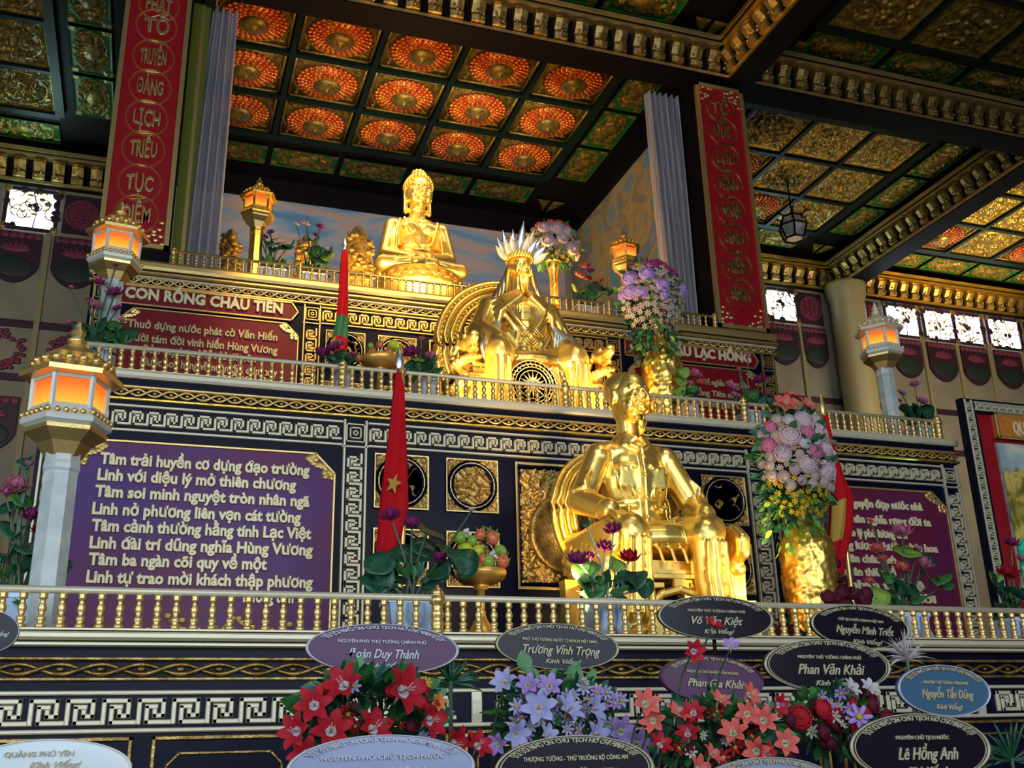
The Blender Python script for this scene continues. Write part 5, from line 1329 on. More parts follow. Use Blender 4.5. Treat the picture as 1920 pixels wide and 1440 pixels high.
def vase(label, px, Y, deck, top_py, prof, m_, pxw, seed=1, handles=False):
    """prof: (radius share, height share)"""
    p = at(px, top_py, Y); H = p.z-deck; s = pxw/2/ppm(Y, px, top_py)
    t = thing('vase', label, 'vase', (p.x, Y, deck))
    n, m2 = 72, []
    for i in range(len(prof)-1):
        (r0, z0), (r1, z1) = prof[i], prof[i+1]; k = max(2, int((z1-z0)*70))
        for j in range(k):
            u = j/k; m2.append((r0+(r1-r0)*(u*u*(3-2*u)), z0+(z1-z0)*u))
    m2.append(prof[-1]); b = B(); rings = []
    for r_, z in m2:
        ring_ = []
        for k in range(n):
            a = 2*PI*k/n; v = curl(a*1.2, z*H*2.4, 2.6, seed) if .10 < z < .72 else 0
            rr = r_*s*(1+.09*v); ring_.append(Vector((math.cos(a)*rr, math.sin(a)*rr, z*H)))
        rings.append(ring_)
    b.ring(rings, True); b.build('vase_body', m_, t, True)
    B().lathe([(prof[-1][0]*s, H-.02), (prof[-1][0]*s*1.15, H), (prof[-1][0]*s*1.15, H+.03), (prof[-1][0]*s*.8, H+.03)], 28).build('rim', m_, t, True)
    B().lathe([(prof[0][0]*s*1.15, 0), (prof[0][0]*s*1.15, .05), (prof[0][0]*s, .07)], 28).build('foot', m_, t, True)
    return t, p.z
VP = [(.80, 0), (.90, .10), (1.0, .45), (1.0, .66), (.78, .76), (.40, .82), (.34, .90), (.50, 1.0)]
rn = random.Random(11)
_, vt = vase('large embossed golden vase on the front deck, beside the armchair', 1500, 9.0, D1, 930, VP, 'gold_bright', 94, 2)
bouquet('big bouquet of pale roses, red lilies and yellow sprigs in the front vase', 1488, 870, 9.0, 72, 120,
        [('lily_coral', 9, .13, (.80, 1.05), 0), ('rose_rose_pale', 9, .115, (-.25, .70), 0), ('rose_pink', 4, .085, (-.1, .6), 0), ('rose_white', 7, .075, (.2, .8), 0), ('rose_blush', 26, .062, (-.45, .75), 0),
         ('daisy_yellow', 60, .036, (-.85, -.30), 0), ('daisy_blush', 38, .038, (-.5, .6), 0)], ['leaf_dark', 'leaf_mid'], rn, vt, 420, .13)
foliage(rn, at(1488, 975, 9.0), (.36, .30, .42), 240, ['leaf_mid', 'leaf_lime'], .10, None, 'hanging_greenery', 1.1)
o = D.objects['hanging_greenery']; tag(o, 'trailing green leaves hanging from the neck of the front vase', 'foliage')
_, vt = vase('large embossed golden vase on the middle deck, right of the king', 1236, 12.3, D2, 615, VP, 'gold_bright', 72, 5)
bouquet('round bouquet of purple roses and tiny pink-white blossoms in middle-deck vase', 1220, 562, 12.3, 62, 76,
        [('rose_lavender', 5, .125, (-.1, .45), 0), ('rose_magenta', 8, .085, (.55, .95), 0), ('daisy_blush', 60, .052, (-.95, .3), 0), ('daisy_white', 30, .05, (-.6, .7), 0), ('daisy_yellow', 9, .06, (.3, .8), 0), ('rose_lavender', 4, .08, (-.5, .0), 0)],
        ['leaf_dark', 'leaf_dark', 'leaf_mid'], rn, vt, 330, .12)
o = foliage(rn, at(1232, 645, 12.2), (.34, .30, .38), 230, ['leaf_mid', 'leaf_lime', 'leaf_dark'], .11, None, 'hanging_greenery', 1.1)
tag(o, 'trailing green leaves hanging over the middle-deck golden vase', 'foliage')
_, vt = vase('slim golden trumpet vase on the top deck behind the crowned king', 1037, 16.4, D3, 492, [(.8, 0), (.9, .1), (.5, .25), (.32, .4), (.34, .75), (.6, 1.0)], 'gold_bright', 44, 7)
bouquet('round bouquet of pale pink roses topped with red buds on the top deck', 1035, 462, 16.4, 50, 46,
        [('rose_rose_pale', 9, .14, (-.35, .6), 0), ('rose_coral', 7, .10, (.7, .98), 0), ('daisy_blush', 40, .06, (-.5, .7), 0), ('daisy_yellow', 12, .05, (-.8, .9), 0)], ['leaf_mid', 'leaf_dark'], rn, vt, 330, .13, .3)

# ---- potted lotus plants
def lotus_plant(label, px, base_py, Y, deck, pads, blooms, pot_w=.5, seed=0, pot=True, stem='stem_green', kinds=('lotus_pink', 'lotus_magenta')):
    """pads/blooms given as pixel spots: (px, py, size px, tone / kind, dY)"""
    t0 = at(px, base_py, Y); t = thing('potted_lotus', label, 'plant', (t0.x, Y, deck)); O = Vector((t0.x, Y, deck)); rn = random.Random(seed)
    ph = .28
    if pot:
        b = B(); b.ring([[Vector((x*w_/2, y*.34/2*(w_/pot_w), z)) for x, y in ((-1, -1), (1, -1), (1, 1), (-1, 1))] for w_, z in ((pot_w*.8, 0), (pot_w, ph), (pot_w*1.06, ph), (pot_w*1.06, ph+.04), (pot_w*.9, ph+.04))])
        b.build('planter', 'planter_white', t)
        for k in (-1, 1): B().lathe([(.05, 0), (.07, .08), (.035, .16), (.04, ph)], 10, (k*pot_w*.25, -.20, 0)).build('planter_foot', 'planter_white', t, True)
    st = []
    for i, (x, y, s_, tone, dy) in enumerate(pads):
        p = at(x, y, Y+dy)-O; r_ = s_/2/ppm(Y, x, y); fold_ = tone.endswith('f'); tn = 'leaf_'+tone.rstrip('f').rstrip('_')
        if tn not in PAD: tn = 'leaf_dark'
        o = link('lotus_leaf', PAD[tn][1 if fold_ else 0], t, p, (R(rn.uniform(25, 75)), R(rn.uniform(-25, 25)), rn.uniform(-.6, .6)), (r_, r_*.9, r_))
        st.append(p)
    for i, (x, y, s_, kind, dy) in enumerate(blooms):
        p = at(x, y, Y+dy)-O; r_ = s_/2/ppm(Y, x, y)
        bloom('lotus_'+kind, p, r_*1.15, t, (rn.uniform(-.5, .5), -.55, .9), rn, 'lotus_blossom'); st.append(p)
    for p in st:
        b = B(); q = Vector((rn.uniform(-.06, .06), rn.uniform(-.04, .04), ph-.02 if pot else 0)); mid = q.lerp(p, .5)+Vector((rn.uniform(-.04, .04), 0, .05)); b.tube([q, mid, p], [.012, .011, .008], 5)
        b.build('stem', stem, t)
    rnn = rn; foliage(rn, (0, 0, ph+.10), (pot_w*.42, .14, .14), 40, ['leaf_dark', 'leaf_mid'], .14, t)
    return t
lotus_plant('potted lotus with big dark leaves in a white planter by the hanging red flag', 770, 1110, 8.35, D1,
            [(800, 1000, 78, 'dark', 0), (770, 1045, 84, 'dark', .1), (712, 1060, 62, 'dark', -.05), (842, 1035, 56, 'dark', .1), (710, 1095, 66, 'dark_f', 0), (855, 1062, 74, 'dark_f', -.1), (830, 1075, 50, 'dark_f', 0), (795, 1030, 60, 'dark', .15)],
            [(733, 970, 46, 'magenta', 0), (772, 985, 40, 'magenta', -.05), (826, 1048, 34, 'magenta', 0), (703, 1073, 20, 'red', 0), (884, 958, 16, 'white', 0)], .42, 1)
lotus_plant('lotus with magenta flowers in front of the seated man', 1130, 1115, 8.15, D1,
            [(1098, 1072, 56, 'mid_f', 0), (1114, 1092, 34, 'dark', 0), (1105, 1108, 62, 'mid_f', 0), (1185, 1093, 58, 'dark_f', 0), (1195, 1108, 56, 'dark_f', -.05), (1152, 1060, 34, 'lime_f', 0), (1100, 985, 18, 'dark_f', 0)],
            [(1150, 995, 38, 'magenta', 0), (1134, 1028, 38, 'magenta', 0), (1180, 1048, 44, 'red', 0), (1083, 1053, 46, 'magenta', -.05), (1105, 1044, 26, 'magenta', 0)], .30, 2, stem='stem_pale')
lotus_plant('potted lotus before the right maroon verse panel, with lime leaves', 1690, 1130, 8.6, D1,
            [(1700, 1038, 56, 'lime', 0), (1642, 1122, 54, 'lime', -.05), (1748, 1092, 62, 'mid_f', 0), (1765, 1100, 40, 'mid_f', 0), (1738, 1052, 36, 'dark', .1), (1690, 1112, 60, 'dark_f', 0), (1655, 1085, 40, 'mid_f', 0)],
            [(1692, 1000, 44, 'pink', 0), (1688, 1068, 38, 'coral', 0), (1728, 1060, 44, 'pink', 0), (1645, 1032, 34, 'coral', 0), (1655, 1050, 24, 'coral', 0), (1720, 1030, 20, 'pink', 0), (1630, 1092, 24, 'coral', 0), (1632, 978, 16, 'coral', 0)], .34, 3)
lotus_plant('potted lotus at the left end of the front deck beside the marble post', 25, 1085, 8.5, D1,
            [(20, 955, 60, 'dark', 0), (60, 1030, 66, 'dark_f', 0), (95, 1065, 62, 'dark_f', 0), (30, 1000, 60, 'dark_f', 0), (10, 1050, 60, 'dark_f', 0), (90, 1030, 34, 'dark', 0), (50, 870, 30, 'dark_f', 0), (40, 940, 44, 'mid', 0), (75, 1050, 50, 'dark', .1)],
            [(32, 915, 54, 'pink', 0), (60, 970, 46, 'magenta', 0), (76, 995, 36, 'red', 0), (54, 872, 24, 'pink', 0), (108, 1025, 16, 'pink', 0), (10, 925, 34, 'pink', 0)], .55, 4)
lotus_plant('potted lotus at the far right of the front deck, before the red-bordered screen', 1895, 1130, 8.8, D1,
            [(1880, 1110, 60, 'dark', 0), (1860, 1090, 40, 'dark_f', 0), (1905, 1120, 50, 'dark_f', 0), (1865, 1085, 26, 'lime_f', 0)],
            [(1896, 1020, 34, 'magenta', 0), (1890, 1078, 44, 'red', 0), (1915, 1050, 24, 'pink', 0)], .3, 5)
lotus_plant('potted lotus in white planter at the left end of the middle deck', 178, 645, 11.75, D2,
            [(205, 630, 34, 'mid', 0), (180, 618, 46, 'dark_f', 0), (155, 622, 40, 'dark_f', 0), (232, 632, 44, 'dark_f', 0), (214, 612, 30, 'mid', 0), (225, 640, 30, 'mid_f', 0), (160, 632, 34, 'dark_f', 0)],
            [(186, 532, 28, 'magenta', 0), (175, 575, 34, 'pink', 0), (215, 552, 36, 'magenta', 0), (131, 606, 16, 'pink', 0), (133, 540, 14, 'pink', 0), (228, 602, 18, 'pink', 0), (162, 560, 14, 'pink', 0), (220, 580, 22, 'magenta', 0), (218, 498, 14, 'magenta', 0)], .34, 6)
lotus_plant('potted lotus on the middle deck around the furled striped flag', 640, 690, 11.75, D2,
            [(622, 678, 50, 'dark_f', 0), (640, 690, 44, 'dark_f', 0), (607, 690, 28, 'mid', 0)],
            [(605, 665, 36, 'magenta', 0), (625, 655, 34, 'magenta', 0), (657, 672, 30, 'magenta', 0), (637, 645, 24, 'pink', 0), (645, 690, 26, 'magenta', 0)], .2, 7)
lotus_plant('potted lotus on the middle deck between gold fruit bowl and dragon throne', 795, 712, 11.8, D2,
            [(783, 675, 28, 'lime', 0), (800, 690, 44, 'dark_f', 0), (775, 690, 36, 'dark', 0), (818, 697, 24, 'mid_f', 0)],
            [(770, 665, 44, 'magenta', 0), (808, 672, 34, 'pink', 0), (790, 636, 16, 'pink', 0), (775, 700, 16, 'coral', 0), (795, 702, 16, 'white', 0)], .22, 8)
lotus_plant('lime-leaved lotus on the middle deck just right of the golden vase', 1285, 745, 11.75, D2,
            [(1292, 737, 32, 'lime', 0), (1278, 716, 24, 'lime', 0), (1278, 702, 28, 'lime_f', 0), (1272, 737, 28, 'lime_f', 0)],
            [(1303, 705, 34, 'pink', 0), (1312, 720, 28, 'coral', 0), (1294, 722, 22, 'pink', 0)], .14, 9)
lotus_plant('potted lotus on the middle deck before the right red verse panel', 1400, 765, 11.9, D2,
            [(1400, 745, 40, 'mid_f', 0), (1385, 690, 14, 'lime', 0), (1420, 755, 34, 'dark_f', 0), (1440, 760, 30, 'dark_f', 0)],
            [(1370, 728, 32, 'pink', 0), (1425, 715, 32, 'magenta', 0), (1375, 742, 22, 'pink', 0), (1385, 695, 14, 'pink', 0), (1402, 665, 12, 'pink', 0), (1428, 740, 22, 'magenta', 0)], .2, 10)
lotus_plant('potted lotus beside the pale lamp post, right end of the middle deck', 1715, 785, 11.9, D2,
            [(1700, 778, 44, 'dark_f', 0), (1725, 775, 46, 'dark_f', 0), (1705, 765, 34, 'dark', 0), (1735, 788, 30, 'dark_f', 0), (1690, 768, 26, 'dark', 0)],
            [(1715, 722, 22, 'pink', 0), (1690, 738, 20, 'pink', 0), (1728, 755, 30, 'pink', 0), (1687, 752, 12, 'pink', 0)], .25, 11)
for (px, sd, lab) in ((510, 12, 'leafy potted lotus on the top deck just right of golden lantern'), (585, 13, 'leafy potted lotus on the top deck near its corner post, below the mural clouds'), (1095, 14, 'potted lotus with red flowers on the top deck left of the right golden lantern')):
    r5 = random.Random(sd); oy = 0 if px < 1000 else 68
    pads = [(px+r5.uniform(-34, 34), oy+r5.uniform(446, 482), r5.uniform(20, 32), r5.choice(('dark', 'dark_f', 'mid', 'mid_f')), r5.uniform(-.1, .2)) for _ in range(9)]
    if px == 585: pads += [(600, 490, 30, 'lime', 0), (612, 484, 34, 'lime_f', 0), (590, 480, 26, 'lime_f', 0)]
    if px > 1000: pads = [(1082, 548, 30, 'lime_f', 0), (1105, 550, 34, 'mid', 0), (1120, 540, 34, 'dark', 0), (1135, 548, 26, 'dark_f', 0)]
    bl = {510: [(508, 437, 18, 'magenta', 0), (497, 445, 14, 'magenta', 0), (488, 446, 14, 'magenta', 0)], 585: [(600, 428, 22, 'magenta', 0), (572, 420, 20, 'rose_pale', 0), (555, 420, 14, 'white', 0), (592, 442, 16, 'magenta', 0), (612, 470, 18, 'white', 0), (575, 403, 8, 'rose_pale', 0)],
          1095: [(1100, 500, 22, 'coral', 0), (1107, 510, 20, 'magenta', 0), (1085, 518, 22, 'coral', 0), (1103, 524, 18, 'red', 0), (1128, 526, 14, 'coral', 0)]}[px]
    lotus_plant(lab, px, 500+oy, 16.0, D3, pads, bl, .42, sd)

# ---- round-topped gilded rock ornaments on the top deck
for (px, py, wpx, hpx, lab) in ((432, 462, 40, 66, 'rounded gilded rock ornament at the left end of top deck'), (672, 470, 58, 92, 'rounded gilded rock ornament between the striped flag and the Buddha'), (572, 470, 30, 60, 'small gilded rock ornament behind the leafy top-deck plants')):
    p = at(px, py, 17.2); pm = ppm(17.2, px, py); zt = at(px, py-hpx/2, 17.2).z
    b = B(); r6 = random.Random(px); w_ = wpx/2/pm; H = zt-D3
    n = 26; rings = []
    for i in range(15):
        t = math.sin(PI/2*i/14); rr = w_*math.sqrt(max(.003, 1-max(0, (t-.55)/.45)**2))*(1-.05*t); rings.append([Vector((math.cos(2*PI*k/n)*rr*(1+.06*noise.noise(Vector((k*.9, t*9, px)))), math.sin(2*PI*k/n)*rr*.8, t*H)) for k in range(n)])
    b.ring(rings)
    for k in range(60):
        t = r6.uniform(.1, .9); a = r6.uniform(PI, 2*PI); rr = w_*math.sqrt(max(.02, 1-max(0, (t-.6)/.4)**2)); b.ball((math.cos(a)*rr*.95, math.sin(a)*rr*.78, t*H), (.07, .05, .05), 6)
    tag(b.build('gilded_rock', 'dome_gold', None, True, loc=(p.x, 17.2, D3)), lab, 'ornament')

# ---- pedestal bowls and fruit
FR = {}
def fruit_me(kind):
    b = B()
    if kind == 'fruit_yellow': b.ball((0, 0, 0), (.95, .80, .80), 12); b.cap((.85, 0, 0), (1.15, 0, 0), .12, .05, 6)
    elif kind == 'fruit_red':
        b.ball((0, 0, 0), (.85, .85, 1.0), 12)
        for k in range(12): a = k*2.4; z = -.7+.12*k; b.tube([(math.cos(a)*.7, math.sin(a)*.7, z), (math.cos(a)*1.15, math.sin(a)*1.15, z+.45)], [.16, .02], 4, 1)
        for k in range(6): a = k*1.05; b.tube([(0, 0, .85), (math.cos(a)*.4, math.sin(a)*.4, 1.5)], [.18, .02], 4, 1)
    elif kind == 'fruit_green': b.ball((0, 0, 0), (.9, .85, .9), 12); b.ball((0, 0, .88), (.15, .15, .1), 6, 1)
    else:
        for k in range(7): b.ball((math.cos(k*.9)*.5, math.sin(k*.9)*.5, .12*k-.4), .38, 7)
    return b
for k_ in ('fruit_yellow', 'fruit_red', 'fruit_green', 'fruit_white'): FR[k_] = fruit_me(k_).mesh(k_, [k_, 'leaf_lime'], True)
def bowl(label, px, rim_py, Y, deck, wpx, label_fr, group, fruits, low=False):
    p = at(px, rim_py, Y); s = wpx/2/ppm(Y, px, rim_py); H = p.z-deck
    t = thing('pedestal_bowl', label, 'bowl', (p.x, Y, deck))
    B().lathe([(.12*s, H-.62*s), (.30*s, H-.58*s), (.60*s, H-.50*s), (.90*s, H-.34*s), (1.0*s, H-.12*s), (.98*s, H), (.92*s, H), (.90*s, H-.12*s), (.5*s, H-.34*s), (0, H-.36*s)], 36).build('dish', 'bowl_gold', t, True)
    B().lathe([(.70*s, 0), (.72*s, .05), (.45*s, .12), (.22*s, .34*H), (.17*s, .40*H), (.20*s, .42*H), (.15*s, .45*H), (.15*s, H-.75*s), (.30*s, H-.70*s), (.24*s, H-.62*s), (.34*s, H-.58*s), (.1*s, H-.56*s)], 28).build('pedestal', 'bowl_gold', t, True)
    for kind, (x, y, sz), lab in fruits:
        q = at(x, y, Y+(0 if y > rim_py-30 else .05)); o = link(kind.replace('fruit_', '') if 0 else {'fruit_yellow': 'mango', 'fruit_red': 'dragon_fruit', 'fruit_green': 'guava', 'fruit_white': 'white_grapes'}[kind], FR[kind], None, q)
        r_ = sz/2/ppm(Y, x, y); o.scale = (r_, r_, r_); o.rotation_euler = (rn.uniform(-.5, .5), rn.uniform(-.4, .4), rn.uniform(0, 6)); tag(o, lab, 'fruit', group)
mat('bowl_gold', (1.0, 0.52, 0.10), 0.55, 0.35)
fy, fr_, fg, fw = 'fruit_yellow', 'fruit_red', 'fruit_green', 'fruit_white'
bowl('golden pedestal bowl piled with fruit on the front deck', 901, 1070, 8.6, D1, 98, '', 'fruit in the front pedestal bowl',
     [(fy, (872, 1030, 32), 'left of the two yellow fruits in the front pedestal bowl'), (fy, (894, 1034, 30), 'right of the two yellow fruits in the front pedestal bowl'),
      (fr_, (923, 1008, 30), 'large red dragon fruit at the top right of the front bowl'), (fr_, (901, 1002, 24), 'red dragon fruit at the top of the front bowl, beside the largest one'),
      (fr_, (876, 1052, 30), 'red dragon fruit low at the front of the front bowl'), (fr_, (942, 1052, 30), 'red dragon fruit at the right rim of the front bowl'),
      (fg, (915, 1054, 30), 'green fruit at the rim in the middle of the front bowl'), (fg, (938, 1034, 28), 'yellow-green fruit above the right rim of the front bowl'), (fg, (862, 1008, 28), 'green fruit at the upper left of the front bowl'),
      (fg, (850, 1048, 26), 'green fruit at the left rim of the front bowl'), (fw, (875, 1000, 22), 'small pale fruit cluster at the top left of the front bowl'), (fw, (926, 1042, 22), 'pale fruit cluster on the right side of the front bowl'), (fw, (856, 1062, 22), 'pale fruit cluster at the left rim of the front bowl'),
      (fr_, (905, 1048, 20), 'small red fruit in the centre of the front bowl'), (fg, (885, 1014, 24), 'green fruit above the yellow pair in the front bowl')])
bowl('golden pedestal bowl of fruit behind the middle-deck balustrade', 713, 672, 12.0, D2, 76, '', 'fruit in the middle-deck bowl',
     [(fr_, (698, 662, 20), 'red dragon fruit at the left of the middle-deck bowl'), (fr_, (729, 661, 18), 'red dragon fruit at the right of the middle-deck bowl'), ('fruit_yellow', (738, 646, 24), 'orange-yellow fruit on top of the middle-deck bowl'),
      (fr_, (672, 672, 16), 'red fruit at the left rim of the middle-deck bowl'), (fr_, (712, 646, 16), 'small dark red fruit at the top of the middle-deck bowl'), (fw, (712, 660, 16), 'pale fruit cluster in the middle of the middle-deck bowl'), (fg, (695, 648, 14), 'small green fruit at the top left of the middle-deck bowl'),
      (fg, (747, 658, 16), 'green fruit at the right rim of the middle-deck bowl')])

# ---- furled flags
def furled(label, top, bot, Y, deck, cloth, tip, pole_pts, wid, mats, bands=None, name='furled_flag'):
    """cloth: list of (px, py, width px) down the flag"""
    a = at(*pole_pts[-1], Y); t = thing(name, label, 'flag', (a.x, Y, deck)); O = Vector((a.x, Y, deck))
    pts = [at(*q, Y)-O for q in pole_pts]; last = pts[-1].copy(); last.z = 0; B().tube(pts+[last], .028, 8).build('pole', 'gold_trim', t, True)
    tp = pts[0]; B().lathe([(.0, -.02), (.03, 0), (.035, .03), (.05, .08), (.0, .26)], 8, tp, sy_=.5).build('spear_tip', 'silver' if tip else 'gold_trim', t, True)
    b = B(); n = 22; rings = []; L = []
    for i in range(len(cloth)-1):
        for q in range(6): u = q/6; L.append([cloth[i][k]+(cloth[i+1][k]-cloth[i][k])*u for k in range(3)])
    L.append(cloth[-1])
    for i, (x, y, w_) in enumerate(L):
        c = at(x, y, Y-.04)-O; rr = w_/2/ppm(Y, x, y)
        rings.append([c+Vector((math.cos(2*PI*k/n)*rr*(1+.10*math.sin(5*2*PI*k/n+i*.12)), math.sin(2*PI*k/n)*rr*.55*(1+.32*math.sin(4*2*PI*k/n+i*.15)), .015*math.sin(3*2*PI*k/n))) for k in range(n)])
    b.ring(rings, True)
    if bands:
        m_ = []
        for i in range(len(L)-1):
            for k in range(n): m_.append(bands(i/(len(L)-1), k/n))
        b.m = m_+[0, 0]
    b.build('flag_cloth', mats, t, True)
    return t, O
t, O = furled('tall furled red flag with a gold star, in front of the medallions', None, None, 9.6, D1,
       [(747, 700, 10), (748, 730, 20), (745, 800, 30), (741, 880, 44), (738, 950, 52), (730, 1000, 44), (722, 1040, 34)], True, [(749, 692), (757, 960), (750, 1110)], 0, ['flag_red'])
b = B(); pts = [(math.cos(PI/2+PI*i/5)*(.11 if i % 2 == 0 else .045), math.sin(PI/2+PI*i/5)*(.11 if i % 2 == 0 else .045)) for i in range(10)]
b.add([(x*.7, 0, z) for x, z in pts]+[(x*.7, -.015, z) for x, z in pts]+[(0, -.03, 0)], [(10+i, 10+(i+1) % 10, 20) for i in range(10)]+[(i, (i+1) % 10, 10+(i+1) % 10, 10+i) for i in range(10)])
tag(b.build('star', 'flag_yellow', t, loc=at(731, 915, 9.6)-O+Vector((0, -.165, 0)), rot=(0, .3, -.2)), 'gold star')
furled('furled striped flag of red, blue and green beside the red verse panel', None, None, 14.2, D2,
       [(647, 470, 10), (645, 500, 14), (643, 560, 18), (640, 610, 24), (636, 645, 30), (630, 668, 26)], True, [(647, 468), (650, 560), (645, 700)], 0, ['flag_red', 'flag_green', 'flag_yellow', 'flag_blue'],
       bands=lambda u, v: (0 if u < .52 else (1 if u < .72 else (2 if v < .6 else 0))) if .40 < v < .92 or u < .3 else (3 if u < .5 else 1))
furled('red and yellow furled flag on a leaning pole at the front right vase', None, None, 9.2, D1,
       [(1549, 780, 10), (1556, 830, 16), (1568, 890, 30), (1578, 930, 46), (1576, 990, 46), (1570, 1040, 34), (1566, 1098, 28)], False, [(1545, 778), (1574, 930), (1600, 1135)], 0, ['flag_red', 'flag_yellow'],
       bands=lambda u, v: 1 if .5 < u < .74 and .5 < v < .74 else 0)
r8 = random.Random(5)
for (px, py, s_, lab) in ((1560, 1085, 34, 'dark red dried flowers hanging at the foot of the right flag'), (1590, 1130, 46, 'dark red flower clump on the railing under the right flag'), (1478, 1185, 22, 'small dark red flower clump low at the front railing, right of the largest black plaque')):
    p = at(px, py, 7.95 if s_ != 34 else 8.9); t = thing('flower_clump', lab, 'flowers', p)
    for k in range(12): bloom('rose_wine', Vector((r8.gauss(0, .35), -.05, r8.gauss(0, .3)))*s_*1.5/ppm(8, px, py), .07, t, None, r8)
    foliage(r8, (0, 0, 0), (.12, .08, .10), 40, ['fl_wine', 'leaf_dark'], .08, t)
    if s_ != 34: B().tube([(0, 0, 0), (0, .02, D1-.03-p.z if p.y > 7.8 else -.3)], .01, 5).build('stem', 'stem_green', t)
    else: B().tube([(0, 0, 0), (.05, .02, D1-p.z)], .01, 5).build('stem', 'stem_green', t)

# ---- red-bordered landscape screen at the right
SY = 11.15; x0 = at(1791, 750, SY).x; zt = at(1792, 750, SY).z
t = thing('landscape_screen', 'large framed red screen with waterfall landscape at the right edge', 'screen', (x0, SY, D1)); H = zt-D1; W_ = 3.0
f = B(); f.box((0, -.10, 0), (.24, 0, H)); f.box((W_-.24, -.10, 0), (W_, 0, H)); f.box((.24, -.10, H-.20), (W_-.24, 0, H)); f.build('frame', 'lacquer', t)
meander('frame_meander', H-.05, .15, .14, t, 'pale_gold', .045, 0.02, -.10, .02, True, True)
meander('frame_meander', W_-.5, .14, .13, t, 'pale_gold', .24, H-.17, -.10, .02, True, False)
B().box((.24, -.05, 0), (W_-.24, 0, H-.20)).build('red_border', 'red_sign', t)
xi = at(1858, 822, SY).x-x0; 
o = B().box((xi, -.09, .35), (W_-.24-(xi-.24), -.05, H-.62)).build('sky_picture', 'screen_sky', t)
b = B(); n = 30
for z0_, z1_, mm, nm, yy in ((.9, 2.55, 'screen_rock', 'painted_cliffs', .02), (.35, 1.75, 'screen_water', 'painted_waterfall', .035)):
    b = B(); xs_ = [xi+(W_-.24-(xi-.24)-xi)*i/n for i in range(n+1)]
    top = [z1_+.45*noise.noise(Vector((x*2.3, z1_, 0)))+.2*noise.noise(Vector((x*7, z1_, 3))) for x in xs_]
    vs = [(x, -.09-yy, z0_) for x in xs_]+[(x, -.09-yy, z) for x, z in zip(xs_, top)]+[(x, -.09, z0_) for x in xs_]+[(x, -.09, z) for x, z in zip(xs_, top)]
    N = n+1; fs = [(i, i+1, N+i+1, N+i) for i in range(n)]+[(N+i, N+i+1, 3*N+i+1, 3*N+i) for i in range(n)]
    b.add(vs, fs); b.build(nm, mm, t)
tx = at(1852, 780, SY).x-x0; z1_ = at(1852, 781, SY).z-D1; z0_ = at(1862, 824, SY).z-D1
b = B(); b.box((tx, -.13, z0_), (W_-.24-(tx-.24), -.05, z1_)); b.build('title_board', 'fl_orange', t)
b = B()
for a, c in (((tx, z0_), (W_-tx, z0_)), ((tx, z1_), (W_-tx, z1_)), ((tx, z0_), (tx, z1_)), ((W_-tx, z0_), (W_-tx, z1_))): b.bar(a, c, .04, .03, 0, -.13)
b.build('title_frame', 'gold_trim', t)
lt = put_text('QUỐC TỔ HÙNG VƯƠNG', x0+(at(1884, 800, SY).x-x0), x0+W_-.45, D1+z0_+.07, z1_-z0_-.16, 0, 'letter_gold', t, bold=.04); lt.location = (-x0, -.13, -D1)
light('SPOT', 'screen_lamp', (12.4, 10.2, 2.7), (11.9, 11.1, 3.8), 45, (.35, 1.0, .6), .08, spot=80)
# ================================================================ foreground: memorial plaques on stands and flower wreaths
def plaque(label, px, py, wpx, hpx, Y, face, rim, txt, lines, tilt=0.0, roll=0.0, arc=True, bold_rim=False):
    """oval board facing the hall, on a thin stand that reaches the floor"""
    c = at(px, py, Y); pm = ppm(Y, px, py); a = wpx/2/pm; h = hpx/2/pm
    t = thing('memorial_plaque', label, 'plaque', (c.x, Y, 0)); zc = c.z
    n = 64; b = B()
    el = lambda s_, y: [Vector((math.cos(2*PI*k/n)*a*s_, y, math.sin(2*PI*k/n)*h*s_)) for k in range(n)]
    b.ring([el(1, 0), el(1, -.018), el(.985, -.024)], True); o = b.build('board', face, t, loc=(0, 0, zc), rot=(tilt, roll, 0))
    b = B(); b.ring([el(1.0, -.02), el(1.005, -.03), el(.975, -.034), el(.965, -.022)], False); b.build('rim', rim, o, True)
    if bold_rim: b = B(); b.ring([el(.945, -.022), el(.945, -.028), el(.93, -.028), el(.93, -.022)], False); b.build('inner_line', rim, o)
    if arc:
        def w_(x, z):
            th = PI/2-x*R(63); k = .80+z; return np.cos(th)*a*k*1.02, np.sin(th)*h*k
        l_ = put_text('ĐỜI ĐỜI NHỚ ƠN CHỦ TỊCH HỒ CHÍ MINH VĨ ĐẠI', -1, 1, 0, .115, 0, txt, o, bold=.03, depth=.012, warp=lambda x, z: w_(x, z*1.0)); l_.location = (0, -.022, 0)
    for body, x0_, x1_, z_, cap_, sh in lines:
        l_ = put_text(body, x0_*a, x1_*a, z_*h, cap_*h, 0, txt, o, bold=.015 if sh else .02, depth=.012, shear=sh); l_.location = (0, -.022, 0)
    b = B(); b.tube([(0, .03, 0), (0, .03, zc)], .012, 6); b.tube([(-.22, .0, 0), (0, .03, .25), (.22, .0, 0)], .010, 5); b.tube([(0, .40, 0), (0, .04, .5)], .010, 5)
    b.build('stand', 'black_wood', t)
    return t
KV = 'Kính Viếng!'
plaque('purple-brown oval plaque at the left, above the red lily wreath', 718, 1218, 290, 92, 5.2, 'plaque_purple', 'plaque_text_pale', 'plaque_text_pale',
       [('NGUYÊN PHÓ THỦ TƯỚNG CHÍNH PHỦ', -.60, .55, .22, .13, 0), ('Đoàn Duy Thành', -.46, .46, -.36, .36, .35), (KV, -.28, .30, -.76, .20, .35)], roll=R(1))
